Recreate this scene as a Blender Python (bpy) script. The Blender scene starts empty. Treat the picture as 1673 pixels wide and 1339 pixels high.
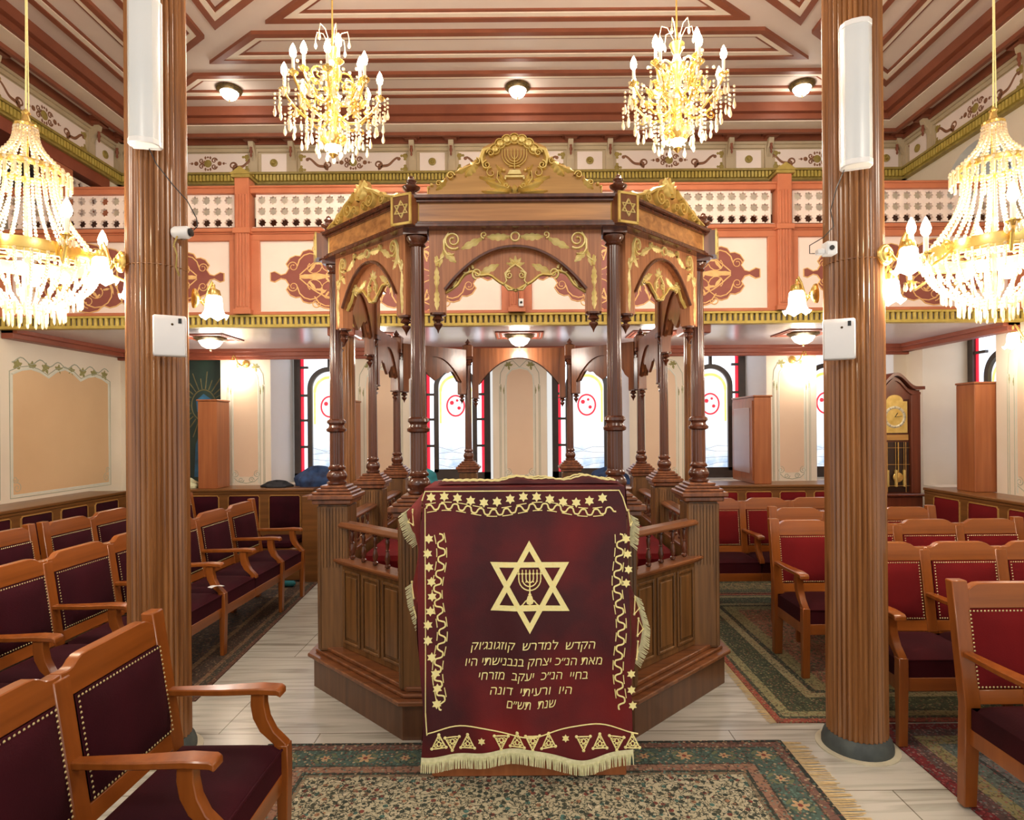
import bpy, bmesh, math, random
from mathutils import Vector, Matrix
random.seed(7)
PI = math.pi
sin, cos, rad = math.sin, math.cos, math.radians
S = bpy.context.scene
COL = S.collection

# ------------------------------------------------------------------ camera, world, exposure
cam_d = bpy.data.cameras.new('camera'); cam = bpy.data.objects.new('camera', cam_d); COL.objects.link(cam)
cam.location = (0, 0, 1.65)
cam.rotation_euler = (rad(90), rad(0.45), 0)
cam_d.sensor_width = 36; cam_d.lens = 36 * 1000 / 1673
cam_d.shift_x = -16.5 / 1673; cam_d.shift_y = 25.5 / 1673
cam_d.clip_start = 0.05; cam_d.clip_end = 100
S.camera = cam
w = bpy.data.worlds.new('world'); S.world = w; w.use_nodes = True
w.node_tree.nodes['Background'].inputs[0].default_value = (1.0, 0.97, 0.92, 1)
w.node_tree.nodes['Background'].inputs[1].default_value = 0.55
S.view_settings.view_transform = 'Standard'; S.view_settings.look = 'None'
S.view_settings.exposure = 0.65; S.view_settings.gamma = 1; S.view_settings.use_curve_mapping = False

def point_light(name, loc, power, color=(1, .90, .76), radius=.12, parent=None):
    d = bpy.data.lights.new(name, 'POINT'); d.energy = power; d.color = color; d.shadow_soft_size = radius
    o = bpy.data.objects.new(name, d); COL.objects.link(o); o.location = loc
    if parent: o.parent = parent
    return o
# added fill lights behind the camera, standing in for unseen chandeliers
for lx in (-1.8, 1.8):
    point_light('rear_fill_light', (lx, -0.6, 4.1), 85, radius=.35)

# ------------------------------------------------------------------ materials
def lin(c):
    r = []
    for v in c:
        v = v / 255
        r.append(v / 12.92 if v <= .04045 else ((v + .055) / 1.055) ** 2.4)
    return tuple(r) + (1,)
def mk(name, c1, c2=None, scale=6, stretch=(1, 1, 1), rough=.5, metal=0, bump=0, detail=4, sheen=0, coat=0,
       trans=0, lo=.3, hi=.7, spec=.5, dist=0, bscale=None):
    m = bpy.data.materials.new(name); m.use_nodes = True
    nt = m.node_tree; N = nt.nodes; L = nt.links
    b = N['Principled BSDF']
    c2 = c2 or tuple(max(0, v * .93) for v in c1)
    tc = N.new('ShaderNodeTexCoord'); mp = N.new('ShaderNodeMapping'); nz = N.new('ShaderNodeTexNoise')
    cr = N.new('ShaderNodeValToRGB')
    mp.inputs['Scale'].default_value = stretch
    nz.inputs['Scale'].default_value = scale; nz.inputs['Detail'].default_value = detail
    nz.inputs['Distortion'].default_value = dist
    cr.color_ramp.elements[0].position = lo; cr.color_ramp.elements[1].position = hi
    cr.color_ramp.elements[0].color = lin(c1); cr.color_ramp.elements[1].color = lin(c2)
    L.new(tc.outputs['Object'], mp.inputs['Vector']); L.new(mp.outputs['Vector'], nz.inputs['Vector'])
    L.new(nz.outputs['Fac'], cr.inputs['Fac']); L.new(cr.outputs['Color'], b.inputs['Base Color'])
    b.inputs['Roughness'].default_value = rough; b.inputs['Metallic'].default_value = metal
    b.inputs['Specular IOR Level'].default_value = spec
    if sheen:
        b.inputs['Sheen Weight'].default_value = sheen; b.inputs['Sheen Roughness'].default_value = .35
        b.inputs['Sheen Tint'].default_value = lin((235, 60, 60))
    if coat:
        b.inputs['Coat Weight'].default_value = coat; b.inputs['Coat Roughness'].default_value = .12
    if trans:
        b.inputs['Transmission Weight'].default_value = trans
    if bump:
        bp = N.new('ShaderNodeBump'); bp.inputs['Strength'].default_value = bump; bp.inputs['Distance'].default_value = .01
        if bscale:
            n2 = N.new('ShaderNodeTexNoise'); n2.inputs['Scale'].default_value = bscale
            L.new(tc.outputs['Object'], n2.inputs['Vector']); L.new(n2.outputs['Fac'], bp.inputs['Height'])
        else:
            L.new(nz.outputs['Fac'], bp.inputs['Height'])
        L.new(bp.outputs['Normal'], b.inputs['Normal'])
    return m
def emit(name, c, s, c2=None, scale=4):
    m = mk(name, c, c2 or c, scale=scale)
    b = m.node_tree.nodes['Principled BSDF']
    for l in list(m.node_tree.links):
        if l.to_socket == b.inputs['Base Color']: m.node_tree.links.remove(l)
    b.inputs['Base Color'].default_value = (.06, .06, .06, 1)
    cr = [n for n in m.node_tree.nodes if n.type == 'VALTORGB'][0]
    m.node_tree.links.new(cr.outputs['Color'], b.inputs['Emission Color'])
    b.inputs['Emission Strength'].default_value = s
    return m
M = {}
GV = (9, 9, .5)          # vertical grain
GH = (.5, 9, 9)          # grain along local x
M['walnut'] = mk('walnut_vertical', (96, 55, 34), (142, 86, 52), 3, GV, .3, coat=.25, dist=.6)
M['beam'] = mk('canopy_beam_wood', (146, 94, 52), (204, 146, 86), 3, GH, .3, coat=.3, dist=.6)
M['walnut_h'] = mk('walnut_horizontal', (96, 56, 34), (146, 90, 52), 3, GH, .3, coat=.25, dist=.6)
M['walnut_p'] = mk('walnut_panel', (146, 88, 54), (186, 122, 78), 5, (12, 12, .4), .38, coat=.2, dist=.5)
M['walnut_d'] = mk('walnut_dark', (74, 38, 26), (104, 58, 38), 3, GV, .22, coat=.5)
M['base_w'] = mk('bimah_base_wood', (84, 56, 30), (134, 92, 50), 3, GV, .36, coat=.2, dist=.5)
M['plinth_w'] = mk('plinth_wood', (84, 54, 36), (112, 74, 48), 3, GV, .35, coat=.2)
M['pew'] = mk('pew_wood', (124, 64, 20), (156, 86, 32), 2.2, GV, .3, coat=.3)
M['pew_h'] = mk('pew_wood_along', (126, 66, 20), (160, 88, 33), 2.2, GH, .28, coat=.35)
M['dado'] = mk('dado_wood', (104, 66, 30), (136, 88, 44), 2.5, GH, .35, coat=.2)
M['cab'] = mk('cabinet_wood', (150, 84, 46), (174, 104, 60), 2.5, GV, .35, coat=.2)
M['colw'] = mk('column_paint', (112, 68, 34), (164, 112, 66), 5, (9, 9, .3), .26, coat=.45, dist=.4)
M['colbase'] = mk('column_base_dark', (60, 66, 68), (84, 92, 90), 14, rough=.6)
M['clockw'] = mk('clock_mahogany', (92, 44, 28), (116, 58, 36), 2.5, GV, .28, coat=.4)
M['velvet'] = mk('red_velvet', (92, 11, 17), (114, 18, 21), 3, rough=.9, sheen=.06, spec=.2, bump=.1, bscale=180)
M['velvet_left_shade'] = mk('red_velvet_left_shade', (40, 4, 14), (60, 8, 23), 3, rough=.9, sheen=.06, spec=.2, bump=.1, bscale=180)  # same velvet, with the left side's lighting put into its colour
M['velvet_seat_shade'] = mk('red_velvet_seat_shade', (42, 4, 12), (62, 8, 17), 3, rough=.9, sheen=.05, spec=.2, bump=.1, bscale=180)  # same velvet again, the sheen-dark look of seat tops put into its colour
M['velvet_c'] = mk('cloth_velvet', (64, 5, 18), (136, 14, 16), 1.8, rough=.62, sheen=.14, bump=.12, bscale=220, lo=.42, hi=.8)
M['gold'] = mk('gilded_relief', (232, 206, 124), (206, 172, 88), 14, rough=.34, metal=.35, bump=.25)
M['gold_pale'] = mk('pale_gold_carving', (240, 222, 156), (214, 190, 112), 18, rough=.4, metal=.2, bump=.25)
M['gold_wood'] = mk('gold_stained_wood', (196, 148, 80), (166, 120, 60), 3, GH, .42, metal=.05)
M['brass'] = mk('brass', (240, 212, 134), (222, 184, 96), 10, rough=.24, metal=.75)
M['brass_dk'] = mk('antique_brass', (120, 96, 52), (60, 48, 32), 40, rough=.4, metal=.6)
M['thread'] = mk('gold_thread', (255, 250, 186), (255, 240, 160), 90, rough=.5, metal=0, bump=.2)
M['fringe'] = mk('cream_fringe', (240, 238, 198), (214, 214, 166), 60, rough=.8)
M['salmon'] = mk('salmon_paint', (186, 108, 74), (200, 122, 86), 5, rough=.45)
M['salmon_d'] = mk('brick_red_paint', (156, 82, 58), (140, 70, 50), 5, rough=.45)
M['red_trim'] = mk('ceiling_red_trim', (144, 80, 54), (128, 68, 46), 4, rough=.5)
M['cream'] = mk('pink_cream_paint', (240, 222, 212), (246, 230, 220), 3, rough=.5)
M['ceil'] = mk('ceiling_paint', (216, 196, 184), (222, 204, 192), 2, rough=.6)
M['ceil_b'] = mk('ceiling_moulding_paint', (238, 222, 204), (230, 212, 192), 4, rough=.55)
M['taupe'] = mk('taupe_paint', (186, 166, 134), (198, 180, 150), 4, rough=.55)
M['dentil'] = mk('yellow_gold_fluting', (206, 184, 92), (184, 158, 70), 20, rough=.5)
M['olive'] = mk('olive_gold_paint', (168, 148, 76), (146, 124, 58), 20, rough=.5)
M['maroon'] = mk('maroon_paint', (150, 84, 72), (136, 70, 62), 5, rough=.5)
M['tan_line'] = mk('tan_line_paint', (236, 196, 132), (222, 176, 112), 20, rough=.5)
M['brown_line'] = mk('brown_ornament_paint', (146, 98, 66), (124, 80, 54), 20, rough=.5)
M['wall'] = mk('wall_paint', (238, 226, 206), (232, 218, 196), 2, rough=.6)
M['wall_w'] = mk('white_reveal_paint', (236, 234, 232), (230, 228, 226), 2, rough=.6)
M['peach'] = mk('peach_panel_paint', (234, 204, 174), (228, 196, 164), 1.5, rough=.6)
M['tanp'] = mk('tan_panel_paint', (226, 190, 146), (216, 178, 134), 1.2, rough=.6)
M['pgreen'] = mk('grey_green_paint', (182, 184, 160), (168, 170, 148), 8, rough=.6)
M['pwhite'] = mk('pale_border_paint', (228, 226, 210), (216, 214, 196), 8, rough=.6)
M['leafp'] = mk('olive_leaf_paint', (164, 158, 96), (138, 130, 76), 20, rough=.6)
M['soffit'] = mk('glossy_soffit_paint', (206, 196, 198), (198, 188, 190), 2, rough=.22)
M['dark'] = mk('dark_iron_frame', (58, 48, 44), (74, 60, 52), 6, rough=.4)
M['black'] = mk('black_plastic', (20, 20, 22), (30, 30, 32), 9, rough=.4)
M['white'] = mk('white_plastic', (236, 238, 240), (228, 230, 234), 4, rough=.35)
M['crystal'] = mk('cut_crystal', (255, 244, 220), (255, 232, 190), 60, rough=.12, trans=.35, spec=.9, lo=.45, hi=.6)
M['coat_b'] = mk('dark_blue_cloth', (24, 34, 62), (44, 74, 120), 12, rough=.8)
M['coat_k'] = mk('black_cloth', (18, 18, 22), (36, 36, 42), 12, rough=.8)
M['teal'] = mk('teal_fabric', (40, 120, 130), (60, 150, 160), 12, rough=.8)
M['gallery'] = mk('gallery_grey_paint', (150, 148, 150), (138, 136, 140), 2, rough=.6)
M['candle'] = mk('white_candle_sleeve', (250, 246, 236), (244, 238, 224), 5, rough=.4)
M['red_glass'] = emit('red_glass', (255, 30, 60), .9, (240, 20, 50))
M['yel_glass'] = emit('yellow_glass', (255, 222, 90), .95, (255, 236, 140), 20)
M['glass_w'] = emit('white_window_glass', (206, 226, 255), 1.5, (255, 255, 255), 9)
M['bulb'] = emit('lit_bulb', (255, 236, 200), 28)
M['shade'] = emit('lit_glass_shade', (255, 244, 224), 7)
M['flush'] = emit('lit_lamp_glass', (255, 246, 230), 9)
M['tube'] = mk('frosted_tube_cover', (236, 242, 246), (226, 234, 240), 3, rough=.25, trans=.15)

# centre light of the windows: white above, a blue landscape below
def mat_landscape():
    m = emit('stained_landscape_glass', (110, 165, 225), .8, (255, 255, 255), 7)
    nt = m.node_tree; N = nt.nodes; L = nt.links
    b = N['Principled BSDF']; cr = [n for n in N if n.type == 'VALTORGB'][0]; tc = [n for n in N if n.type == 'TEX_COORD'][0]
    sp = N.new('ShaderNodeSeparateXYZ'); L.new(tc.outputs['Object'], sp.inputs[0])
    mr = N.new('ShaderNodeMapRange'); mr.inputs[1].default_value = .0; mr.inputs[2].default_value = .8
    L.new(sp.outputs['Z'], mr.inputs[0])
    mx = N.new('ShaderNodeMixRGB'); L.new(mr.outputs[0], mx.inputs[0]); L.new(cr.outputs[0], mx.inputs[1])
    mx.inputs[2].default_value = (1, 1, 1, 1); L.new(mx.outputs[0], b.inputs['Emission Color'])
    return m
M['landscape'] = mat_landscape()

def mat_marble():
    m = mk('streaked_marble', (202, 200, 190), (138, 134, 120), 2.4, (.5, 7, 1), .22, detail=9, lo=.46, hi=.82, dist=1.2)
    nt = m.node_tree; N = nt.nodes; L = nt.links; b = N['Principled BSDF']
    cr = [n for n in N if n.type == 'VALTORGB'][0]; tc = [n for n in N if n.type == 'TEX_COORD'][0]
    br = N.new('ShaderNodeTexBrick'); br.inputs['Scale'].default_value = 1
    br.inputs['Brick Width'].default_value = 1.1; br.inputs['Row Height'].default_value = .55
    br.inputs['Mortar Size'].default_value = .003; br.inputs['Mortar'].default_value = lin((150, 142, 130))
    br.inputs['Color1'].default_value = (1, 1, 1, 1); br.inputs['Color2'].default_value = (.9, .9, .89, 1)
    L.new(tc.outputs['Object'], br.inputs['Vector'])
    mx = N.new('ShaderNodeMixRGB'); mx.blend_type = 'MULTIPLY'; mx.inputs[0].default_value = .9
    L.new(cr.outputs[0], mx.inputs[1]); L.new(br.outputs['Color'], mx.inputs[2]); L.new(mx.outputs[0], b.inputs['Base Color'])
    return m
M['marble'] = mat_marble()

def mat_rug(name, hx, hy, field, bands, bmot, fscale=34):
    """bands: list of (distance from the edge, colour); last one is where the field begins"""
    m = bpy.data.materials.new(name); m.use_nodes = True
    nt = m.node_tree; N = nt.nodes; L = nt.links; b = N['Principled BSDF']; b.inputs['Roughness'].default_value = .9
    tc = N.new('ShaderNodeTexCoord'); sp = N.new('ShaderNodeSeparateXYZ'); L.new(tc.outputs['Object'], sp.inputs[0])
    def mth(op, a, c=None):
        n = N.new('ShaderNodeMath'); n.operation = op
        for i, v in enumerate((a, c)):
            if v is None: continue
            if isinstance(v, (int, float)): n.inputs[i].default_value = v
            else: L.new(v, n.inputs[i])
        return n.outputs[0]
    dx = mth('SUBTRACT', hx, mth('ABSOLUTE', sp.outputs[0])); dy = mth('SUBTRACT', hy, mth('ABSOLUTE', sp.outputs[1]))
    d = mth('MINIMUM', dx, dy)
    r = N.new('ShaderNodeValToRGB'); r.color_ramp.interpolation = 'CONSTANT'
    e = r.color_ramp.elements
    while len(e) > 1: e.remove(e[-1])
    for i, (dd, c) in enumerate(bands):
        if i == 0: e[0].position = 0; e[0].color = lin(c)
        else:
            q = e.new(dd / .8); q.color = lin(c)
    L.new(mth('DIVIDE', d, .8), r.inputs[0])
    def motif(scale, pal, feature='F1'):
        v = N.new('ShaderNodeTexVoronoi'); v.inputs['Scale'].default_value = scale
        L.new(tc.outputs['Object'], v.inputs['Vector'])
        s2 = N.new('ShaderNodeSeparateColor'); L.new(v.outputs['Color'], s2.inputs[0])
        c = N.new('ShaderNodeValToRGB'); c.color_ramp.interpolation = 'CONSTANT'; el = c.color_ramp.elements
        while len(el) > 1: el.remove(el[-1])
        for i, p in enumerate(pal):
            if i == 0: el[0].position = 0; el[0].color = lin(p)
            else:
                q = el.new(i / len(pal)); q.color = lin(p)
        L.new(s2.outputs[0], c.inputs[0])
        lt = mth('LESS_THAN', v.outputs['Distance'], .4)
        return c.outputs[0], lt
    fc, fm = motif(fscale, field[1:])
    nz = N.new('ShaderNodeTexNoise'); nz.inputs['Scale'].default_value = fscale * 1.3; nz.inputs['Detail'].default_value = 3
    L.new(tc.outputs['Object'], nz.inputs['Vector'])
    line = mth('LESS_THAN', mth('ABSOLUTE', mth('SUBTRACT', nz.outputs['Fac'], .5)), .035)
    mf = N.new('ShaderNodeMixRGB'); mf.inputs[1].default_value = lin(field[0]); L.new(fc, mf.inputs[2]); L.new(fm, mf.inputs[0])
    ml = N.new('ShaderNodeMixRGB'); L.new(line, ml.inputs[0]); L.new(mf.outputs[0], ml.inputs[1]); ml.inputs[2].default_value = lin(field[1])
    bc, bmk = motif(fscale * 1.7, bmot)
    mb = N.new('ShaderNodeMixRGB'); L.new(r.outputs[0], mb.inputs[1]); L.new(bc, mb.inputs[2])
    L.new(mth('MULTIPLY', bmk, .75), mb.inputs[0])
    isf = mth('GREATER_THAN', d, bands[-1][0])
    mx = N.new('ShaderNodeMixRGB'); L.new(isf, mx.inputs[0]); L.new(mb.outputs[0], mx.inputs[1]); L.new(ml.outputs[0], mx.inputs[2])
    ln2 = N.new('ShaderNodeMixRGB'); ln2.blend_type = 'MULTIPLY'; ln2.inputs[2].default_value = (.55, .55, .52, 1)
    n3 = N.new('ShaderNodeTexNoise'); n3.inputs['Scale'].default_value = 22; n3.inputs['Detail'].default_value = 1; L.new(tc.outputs['Object'], n3.inputs['Vector'])
    L.new(mth('LESS_THAN', mth('ABSOLUTE', mth('SUBTRACT', n3.outputs['Fac'], .5)), .028), ln2.inputs[0]); L.new(mx.outputs[0], ln2.inputs[1])
    L.new(ln2.outputs[0], b.inputs['Base Color'])
    return m

# ------------------------------------------------------------------ mesh helpers
class MB:
    def __init__(s): s.v = []; s.f = []
    def add(s, vs, fs):
        n = len(s.v); s.v += [tuple(p) for p in vs]; s.f += [tuple(i + n for i in f) for f in fs]; return s
    def box(s, x0, x1, y0, y1, z0, z1, sh=None):
        vs = [(x, y, z) for z in (z0, z1) for y in (y0, y1) for x in (x0, x1)]
        if sh: vs = [sh(*p) for p in vs]
        return s.add(vs, [(0, 2, 3, 1), (4, 5, 7, 6), (0, 1, 5, 4), (2, 6, 7, 3), (0, 4, 6, 2), (1, 3, 7, 5)])
    def cbox(s, c, d, rz=0):
        hx, hy, hz = d[0] / 2, d[1] / 2, d[2] / 2
        vs = []
        for z in (-hz, hz):
            for y in (-hy, hy):
                for x in (-hx, hx):
                    vs.append((c[0] + x * cos(rz) - y * sin(rz), c[1] + x * sin(rz) + y * cos(rz), c[2] + z))
        return s.add(vs, [(0, 2, 3, 1), (4, 5, 7, 6), (0, 1, 5, 4), (2, 6, 7, 3), (0, 4, 6, 2), (1, 3, 7, 5)])
    def prism(s, poly, a, b, axis='y', f=None):
        """extrude a 2D polygon between a and b along axis; poly in the other two axes"""
        n = len(poly)
        def P(p, t):
            if axis == 'y': q = (p[0], t, p[1])
            elif axis == 'x': q = (t, p[0], p[1])
            else: q = (p[0], p[1], t)
            return f(*q) if f else q
        vs = [P(p, a) for p in poly] + [P(p, b) for p in poly]
        fs = [tuple(range(n)), tuple(range(2 * n - 1, n - 1, -1))]
        fs += [(i, i + n, (i + 1) % n + n, (i + 1) % n) for i in range(n)]
        return s.add(vs, fs)
    def lathe(s, prof, c=(0, 0, 0), n=20, close=True, ax='z', f=None):
        vs = []; k = len(prof)
        for r, z in prof:
            for i in range(n):
                a = 2 * PI * i / n
                q = (r * cos(a), r * sin(a), z)
                if ax == 'y': q = (q[0], q[2], q[1])
                if ax == 'x': q = (q[2], q[0], q[1])
                q = (q[0] + c[0], q[1] + c[1], q[2] + c[2])
                vs.append(f(*q) if f else q)
        fs = [(j * n + i, j * n + (i + 1) % n, (j + 1) * n + (i + 1) % n, (j + 1) * n + i) for j in range(k - 1) for i in range(n)]
        if close: fs += [tuple(range(n - 1, -1, -1)), tuple(range((k - 1) * n, k * n))]
        return s.add(vs, fs)
    def reeded(s, c, z0, z1, r0, r1, nf=24, depth=.07, rings=2):
        vs = []; n = nf * 4
        for j in range(rings):
            t = j / (rings - 1); z = z0 + (z1 - z0) * t; r = r0 + (r1 - r0) * t
            for i in range(n):
                k = (i % 4) / 4; rr = r * (1 - depth * (1 - sin(PI * k) if k else 1))
                a = 2 * PI * i / n
                vs.append((c[0] + rr * cos(a), c[1] + rr * sin(a), z))
        fs = [(j * n + i, j * n + (i + 1) % n, (j + 1) * n + (i + 1) % n, (j + 1) * n + i) for j in range(rings - 1) for i in range(n)]
        fs += [tuple(range(n - 1, -1, -1)), tuple(range((rings - 1) * n, rings * n))]
        return s.add(vs, fs)
    def tube(s, pts, r, n=8, f=None):
        pts = [Vector(p) for p in pts]; k = len(pts)
        rs = r if isinstance(r, (list, tuple)) else [r] * k
        up = Vector((0, 0, 1)); vs = []
        t0 = (pts[1] - pts[0]).normalized()
        if abs(t0.z) > .9: up = Vector((0, 1, 0))
        for i, p in enumerate(pts):
            t = (pts[min(i + 1, k - 1)] - pts[max(i - 1, 0)])
            t = t.normalized() if t.length > 1e-9 else t0
            a = up.cross(t)
            if a.length < 1e-4: a = Vector((1, 0, 0)).cross(t)
            a.normalize(); b = t.cross(a); up = b
            for j in range(n):
                an = 2 * PI * j / n
                q = p + a * (cos(an) * rs[i]) + b * (sin(an) * rs[i]); vs.append(q)
        fs = [(i * n + j, i * n + (j + 1) % n, (i + 1) * n + (j + 1) % n, (i + 1) * n + j) for i in range(k - 1) for j in range(n)]
        fs += [tuple(range(n - 1, -1, -1)), tuple(range((k - 1) * n, k * n))]
        return s.add(vs, fs)
    def ball(s, c, r, n=8, k=5, sz=1):
        prof = [(r * sin(PI * j / k) if 0 < j < k else r * .05, -r * sz * cos(PI * j / k)) for j in range(k + 1)]
        return s.lathe(prof, c, n)
    # --- relief on a surface map fm(x, z, out)
    def ribbon(s, pts, w, h, fm, closed=False):
        k = len(pts); vs = []
        for i, p in enumerate(pts):
            if closed: a, b = pts[i - 1], pts[(i + 1) % k]
            else: a, b = pts[max(i - 1, 0)], pts[min(i + 1, k - 1)]
            dx, dz = b[0] - a[0], b[1] - a[1]; l = math.hypot(dx, dz) or 1
            nx, nz = -dz / l, dx / l
            ww = (w[i] if isinstance(w, (list, tuple)) else w) / 2
            for o, q in ((-1, 0), (-.45, 1), (.45, 1), (1, 0)):
                vs.append(fm(p[0] + nx * ww * o, p[1] + nz * ww * o, h * q))
        fs = []
        for i in range(k if closed else k - 1):
            a = i * 4; b = ((i + 1) % k) * 4
            fs += [(a + j, a + j + 1, b + j + 1, b + j) for j in range(3)]
        return s.add(vs, fs)
    def scroll(s, cx, cz, r0, r1, a0, turns, w, h, fm, n=None, taper=.5):
        n = n or max(8, int(abs(turns) * 14))
        pts = []; ws = []
        for i in range(n + 1):
            t = i / n; a = a0 + turns * 2 * PI * t; r = r0 + (r1 - r0) * t
            pts.append((cx + r * cos(a), cz + r * sin(a))); ws.append(w * (1 - taper * t))
        s.ribbon(pts, ws, h, fm)
        s.dome(cx + r1 * cos(a0 + turns * 2 * PI), cz + r1 * sin(a0 + turns * 2 * PI), w * .55, h * 1.2, fm)
        return s
    def dome(s, x, z, r, h, fm, n=8):
        vs = [fm(x + r * cos(2 * PI * i / n), z + r * sin(2 * PI * i / n), 0) for i in range(n)]
        vs += [fm(x + .6 * r * cos(2 * PI * i / n), z + .6 * r * sin(2 * PI * i / n), h * .8) for i in range(n)] + [fm(x, z, h)]
        fs = [(i, (i + 1) % n, n + (i + 1) % n, n + i) for i in range(n)] + [(n + i, n + (i + 1) % n, 2 * n) for i in range(n)]
        return s.add(vs, fs)
    def leaf(s, x, z, ang, L, W, h, fm, lobes=4, bend=0):
        n = lobes * 4; vs = []; px, pz = x, z
        for i in range(n + 1):
            t = i / n; a = ang + bend * t
            if i: px += cos(a) * L / n; pz += sin(a) * L / n
            hw = W / 2 * (sin(PI * min(1, t * .92 + .06)) ** .7) * (.68 + .32 * abs(cos(lobes * PI * t)))
            if i == n: hw = W * .02
            nx, nz = -sin(a), cos(a)
            hh = h * (1 - .6 * t)
            vs += [fm(px + nx * hw, pz + nz * hw, 0), fm(px + nx * hw * .5, pz + nz * hw * .5, hh * .6), fm(px, pz, hh),
                   fm(px - nx * hw * .5, pz - nz * hw * .5, hh * .6), fm(px - nx * hw, pz - nz * hw, 0)]
        fs = [(i * 5 + j, i * 5 + j + 1, i * 5 + j + 6, i * 5 + j + 5) for i in range(n) for j in range(4)]
        return s.add(vs, fs)
    def plate(s, poly, h, fm):
        """flat raised plate with a side wall, concave outlines allowed"""
        n = len(poly)
        vs = [fm(p[0], p[1], h) for p in poly] + [fm(p[0], p[1], 0) for p in poly]
        return s.add(vs, [tuple(range(n))] + [(i, i + n, (i + 1) % n + n, (i + 1) % n) for i in range(n)])
    def grid(s, fn, nu, nv):
        vs = [fn(i / nu, j / nv) for j in range(nv + 1) for i in range(nu + 1)]
        return s.add(vs, [(j * (nu + 1) + i, j * (nu + 1) + i + 1, (j + 1) * (nu + 1) + i + 1, (j + 1) * (nu + 1) + i) for j in range(nv) for i in range(nu)])
    def build(s, name, mat, parent=None, loc=(0, 0, 0), rz=0, bevel=0, smooth=True, ang=35):
        me = bpy.data.meshes.new(name); me.from_pydata(s.v, [], s.f); me.update()
        bm = bmesh.new(); bm.from_mesh(me)
        bmesh.ops.recalc_face_normals(bm, faces=bm.faces)
        if bevel:
            es = [e for e in bm.edges if len(e.link_faces) == 2 and e.calc_face_angle(0) > rad(50)]
            bmesh.ops.bevel(bm, geom=es, offset=bevel, segments=1, affect='EDGES', clamp_overlap=True)
        if smooth:
            for f in bm.faces: f.smooth = True
            for e in bm.edges:
                if len(e.link_faces) == 2 and e.calc_face_angle(0) > rad(ang): e.smooth = False
        bm.to_mesh(me); bm.free()
        me.materials.append(M[mat] if isinstance(mat, str) else mat)
        o = bpy.data.objects.new(name, me); COL.objects.link(o)
        o.location = loc; o.rotation_euler = (0, 0, rz)
        if parent: o.parent = parent
        return o
FL = lambda x, z, o: (x, -o, z)                      # flat map, facing local -y
def FLy(y): return lambda x, z, o: (x, y - o, z)

def thing(name, label, cat, loc=(0, 0, 0), rz=0, group=None):
    o = bpy.data.objects.new(name, None); COL.objects.link(o); o.empty_display_size = .1
    o.location = loc; o.rotation_euler = (0, 0, rz); o['label'] = label; o['category'] = cat
    if group: o['group'] = group
    return o
def tag(o, label, cat, group=None):
    o['label'] = label; o['category'] = cat
    if group: o['group'] = group
    return o
def struct(o): o['kind'] = 'structure'; return o
def dup(root, loc, rz=0, label=None, group=None):
    def cp(o, par):
        c = o.copy(); COL.objects.link(c); c.parent = par
        for ch in list(o.children): cp(ch, c)
        return c
    r = cp(root, None); r.location = loc; r.rotation_euler = (0, 0, rz)
    if label: r['label'] = label
    if group: r['group'] = group
    return r
def star6(x, z, r, w=None, a0=PI / 2):
    """outline of a solid hexagram"""
    return [(x + (r if i % 2 == 0 else r * .577) * cos(a0 + i * PI / 6), z + (r if i % 2 == 0 else r * .577) * sin(a0 + i * PI / 6)) for i in range(12)]
def tri_ring(x, z, r, a0):
    return [(x + r * cos(a0 + i * 2 * PI / 3), z + r * sin(a0 + i * 2 * PI / 3)) for i in range(3)]

XL, XR, YB = -4.85, 4.65, 7.4          # room: side walls, back wall (inner faces)
YG = 5.65                              # gallery front
SZ = 2.585                             # underside of the gallery

# ================================================================== ROOM
struct(MB().box(XL - .8, XR + .9, -3.2, YB + .9, -.1, 0).build('floor', 'marble', smooth=False))

# back wall: piers between the window openings, below and above
OPEN = [(-4.62, -3.64), (-3.04, -2.06), (-1.36, -.35), (.30, 1.30), (2.05, 2.96), (3.56, 4.5)]
m = MB(); m.box(XL - .1, XR + .1, YB, YB + .8, 0, .93)
xs = [XL - .1] + [v for o in OPEN for v in o] + [XR + .1]
for i in range(0, len(xs), 2): m.box(xs[i], xs[i + 1], YB, YB + .8, .93, SZ + .1)
m.box(XL - .1, XR + .1, YB, YB + .8, SZ + .1, 5.4)
struct(m.build('wall_back', 'wall', smooth=False))
# reveals painted white
m = MB()
for a, b in OPEN:
    m.box(a - .001, a + .004, YB + .004, YB + .78, .935, SZ + .08); m.box(b - .004, b + .001, YB + .004, YB + .78, .935, SZ + .08)
struct(m.build('trim_1', 'wall_w', smooth=False))
# left wall with the high gallery opening
m = MB(); m.box(XL - .7, XL, -1.2, YB + .8, 0, 3.86); m.box(XL - .7, XL, -1.2, 3.0, 3.86, 5.4)
m.box(XL - .7, XL, 7.2, YB + .8, 3.86, 5.4); m.box(XL - .7, XL, 3.0, 7.2, 4.62, 5.4)
struct(m.build('wall_left', 'wall', smooth=False))
m = MB(); m.box(XL - 2.4, XL - .7, 2.6, 7.6, 3.7, 3.8); m.box(XL - 2.4, XL - 2.3, 2.6, 7.6, 3.7, 5.0); m.box(XL - 2.4, XL - .7, 2.6, 7.6, 4.7, 4.8)
m.box(XL - 2.4, XL - .7, 7.5, 7.6, 3.7, 4.8)
struct(m.build('wall_gallery', 'gallery', smooth=False))
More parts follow.
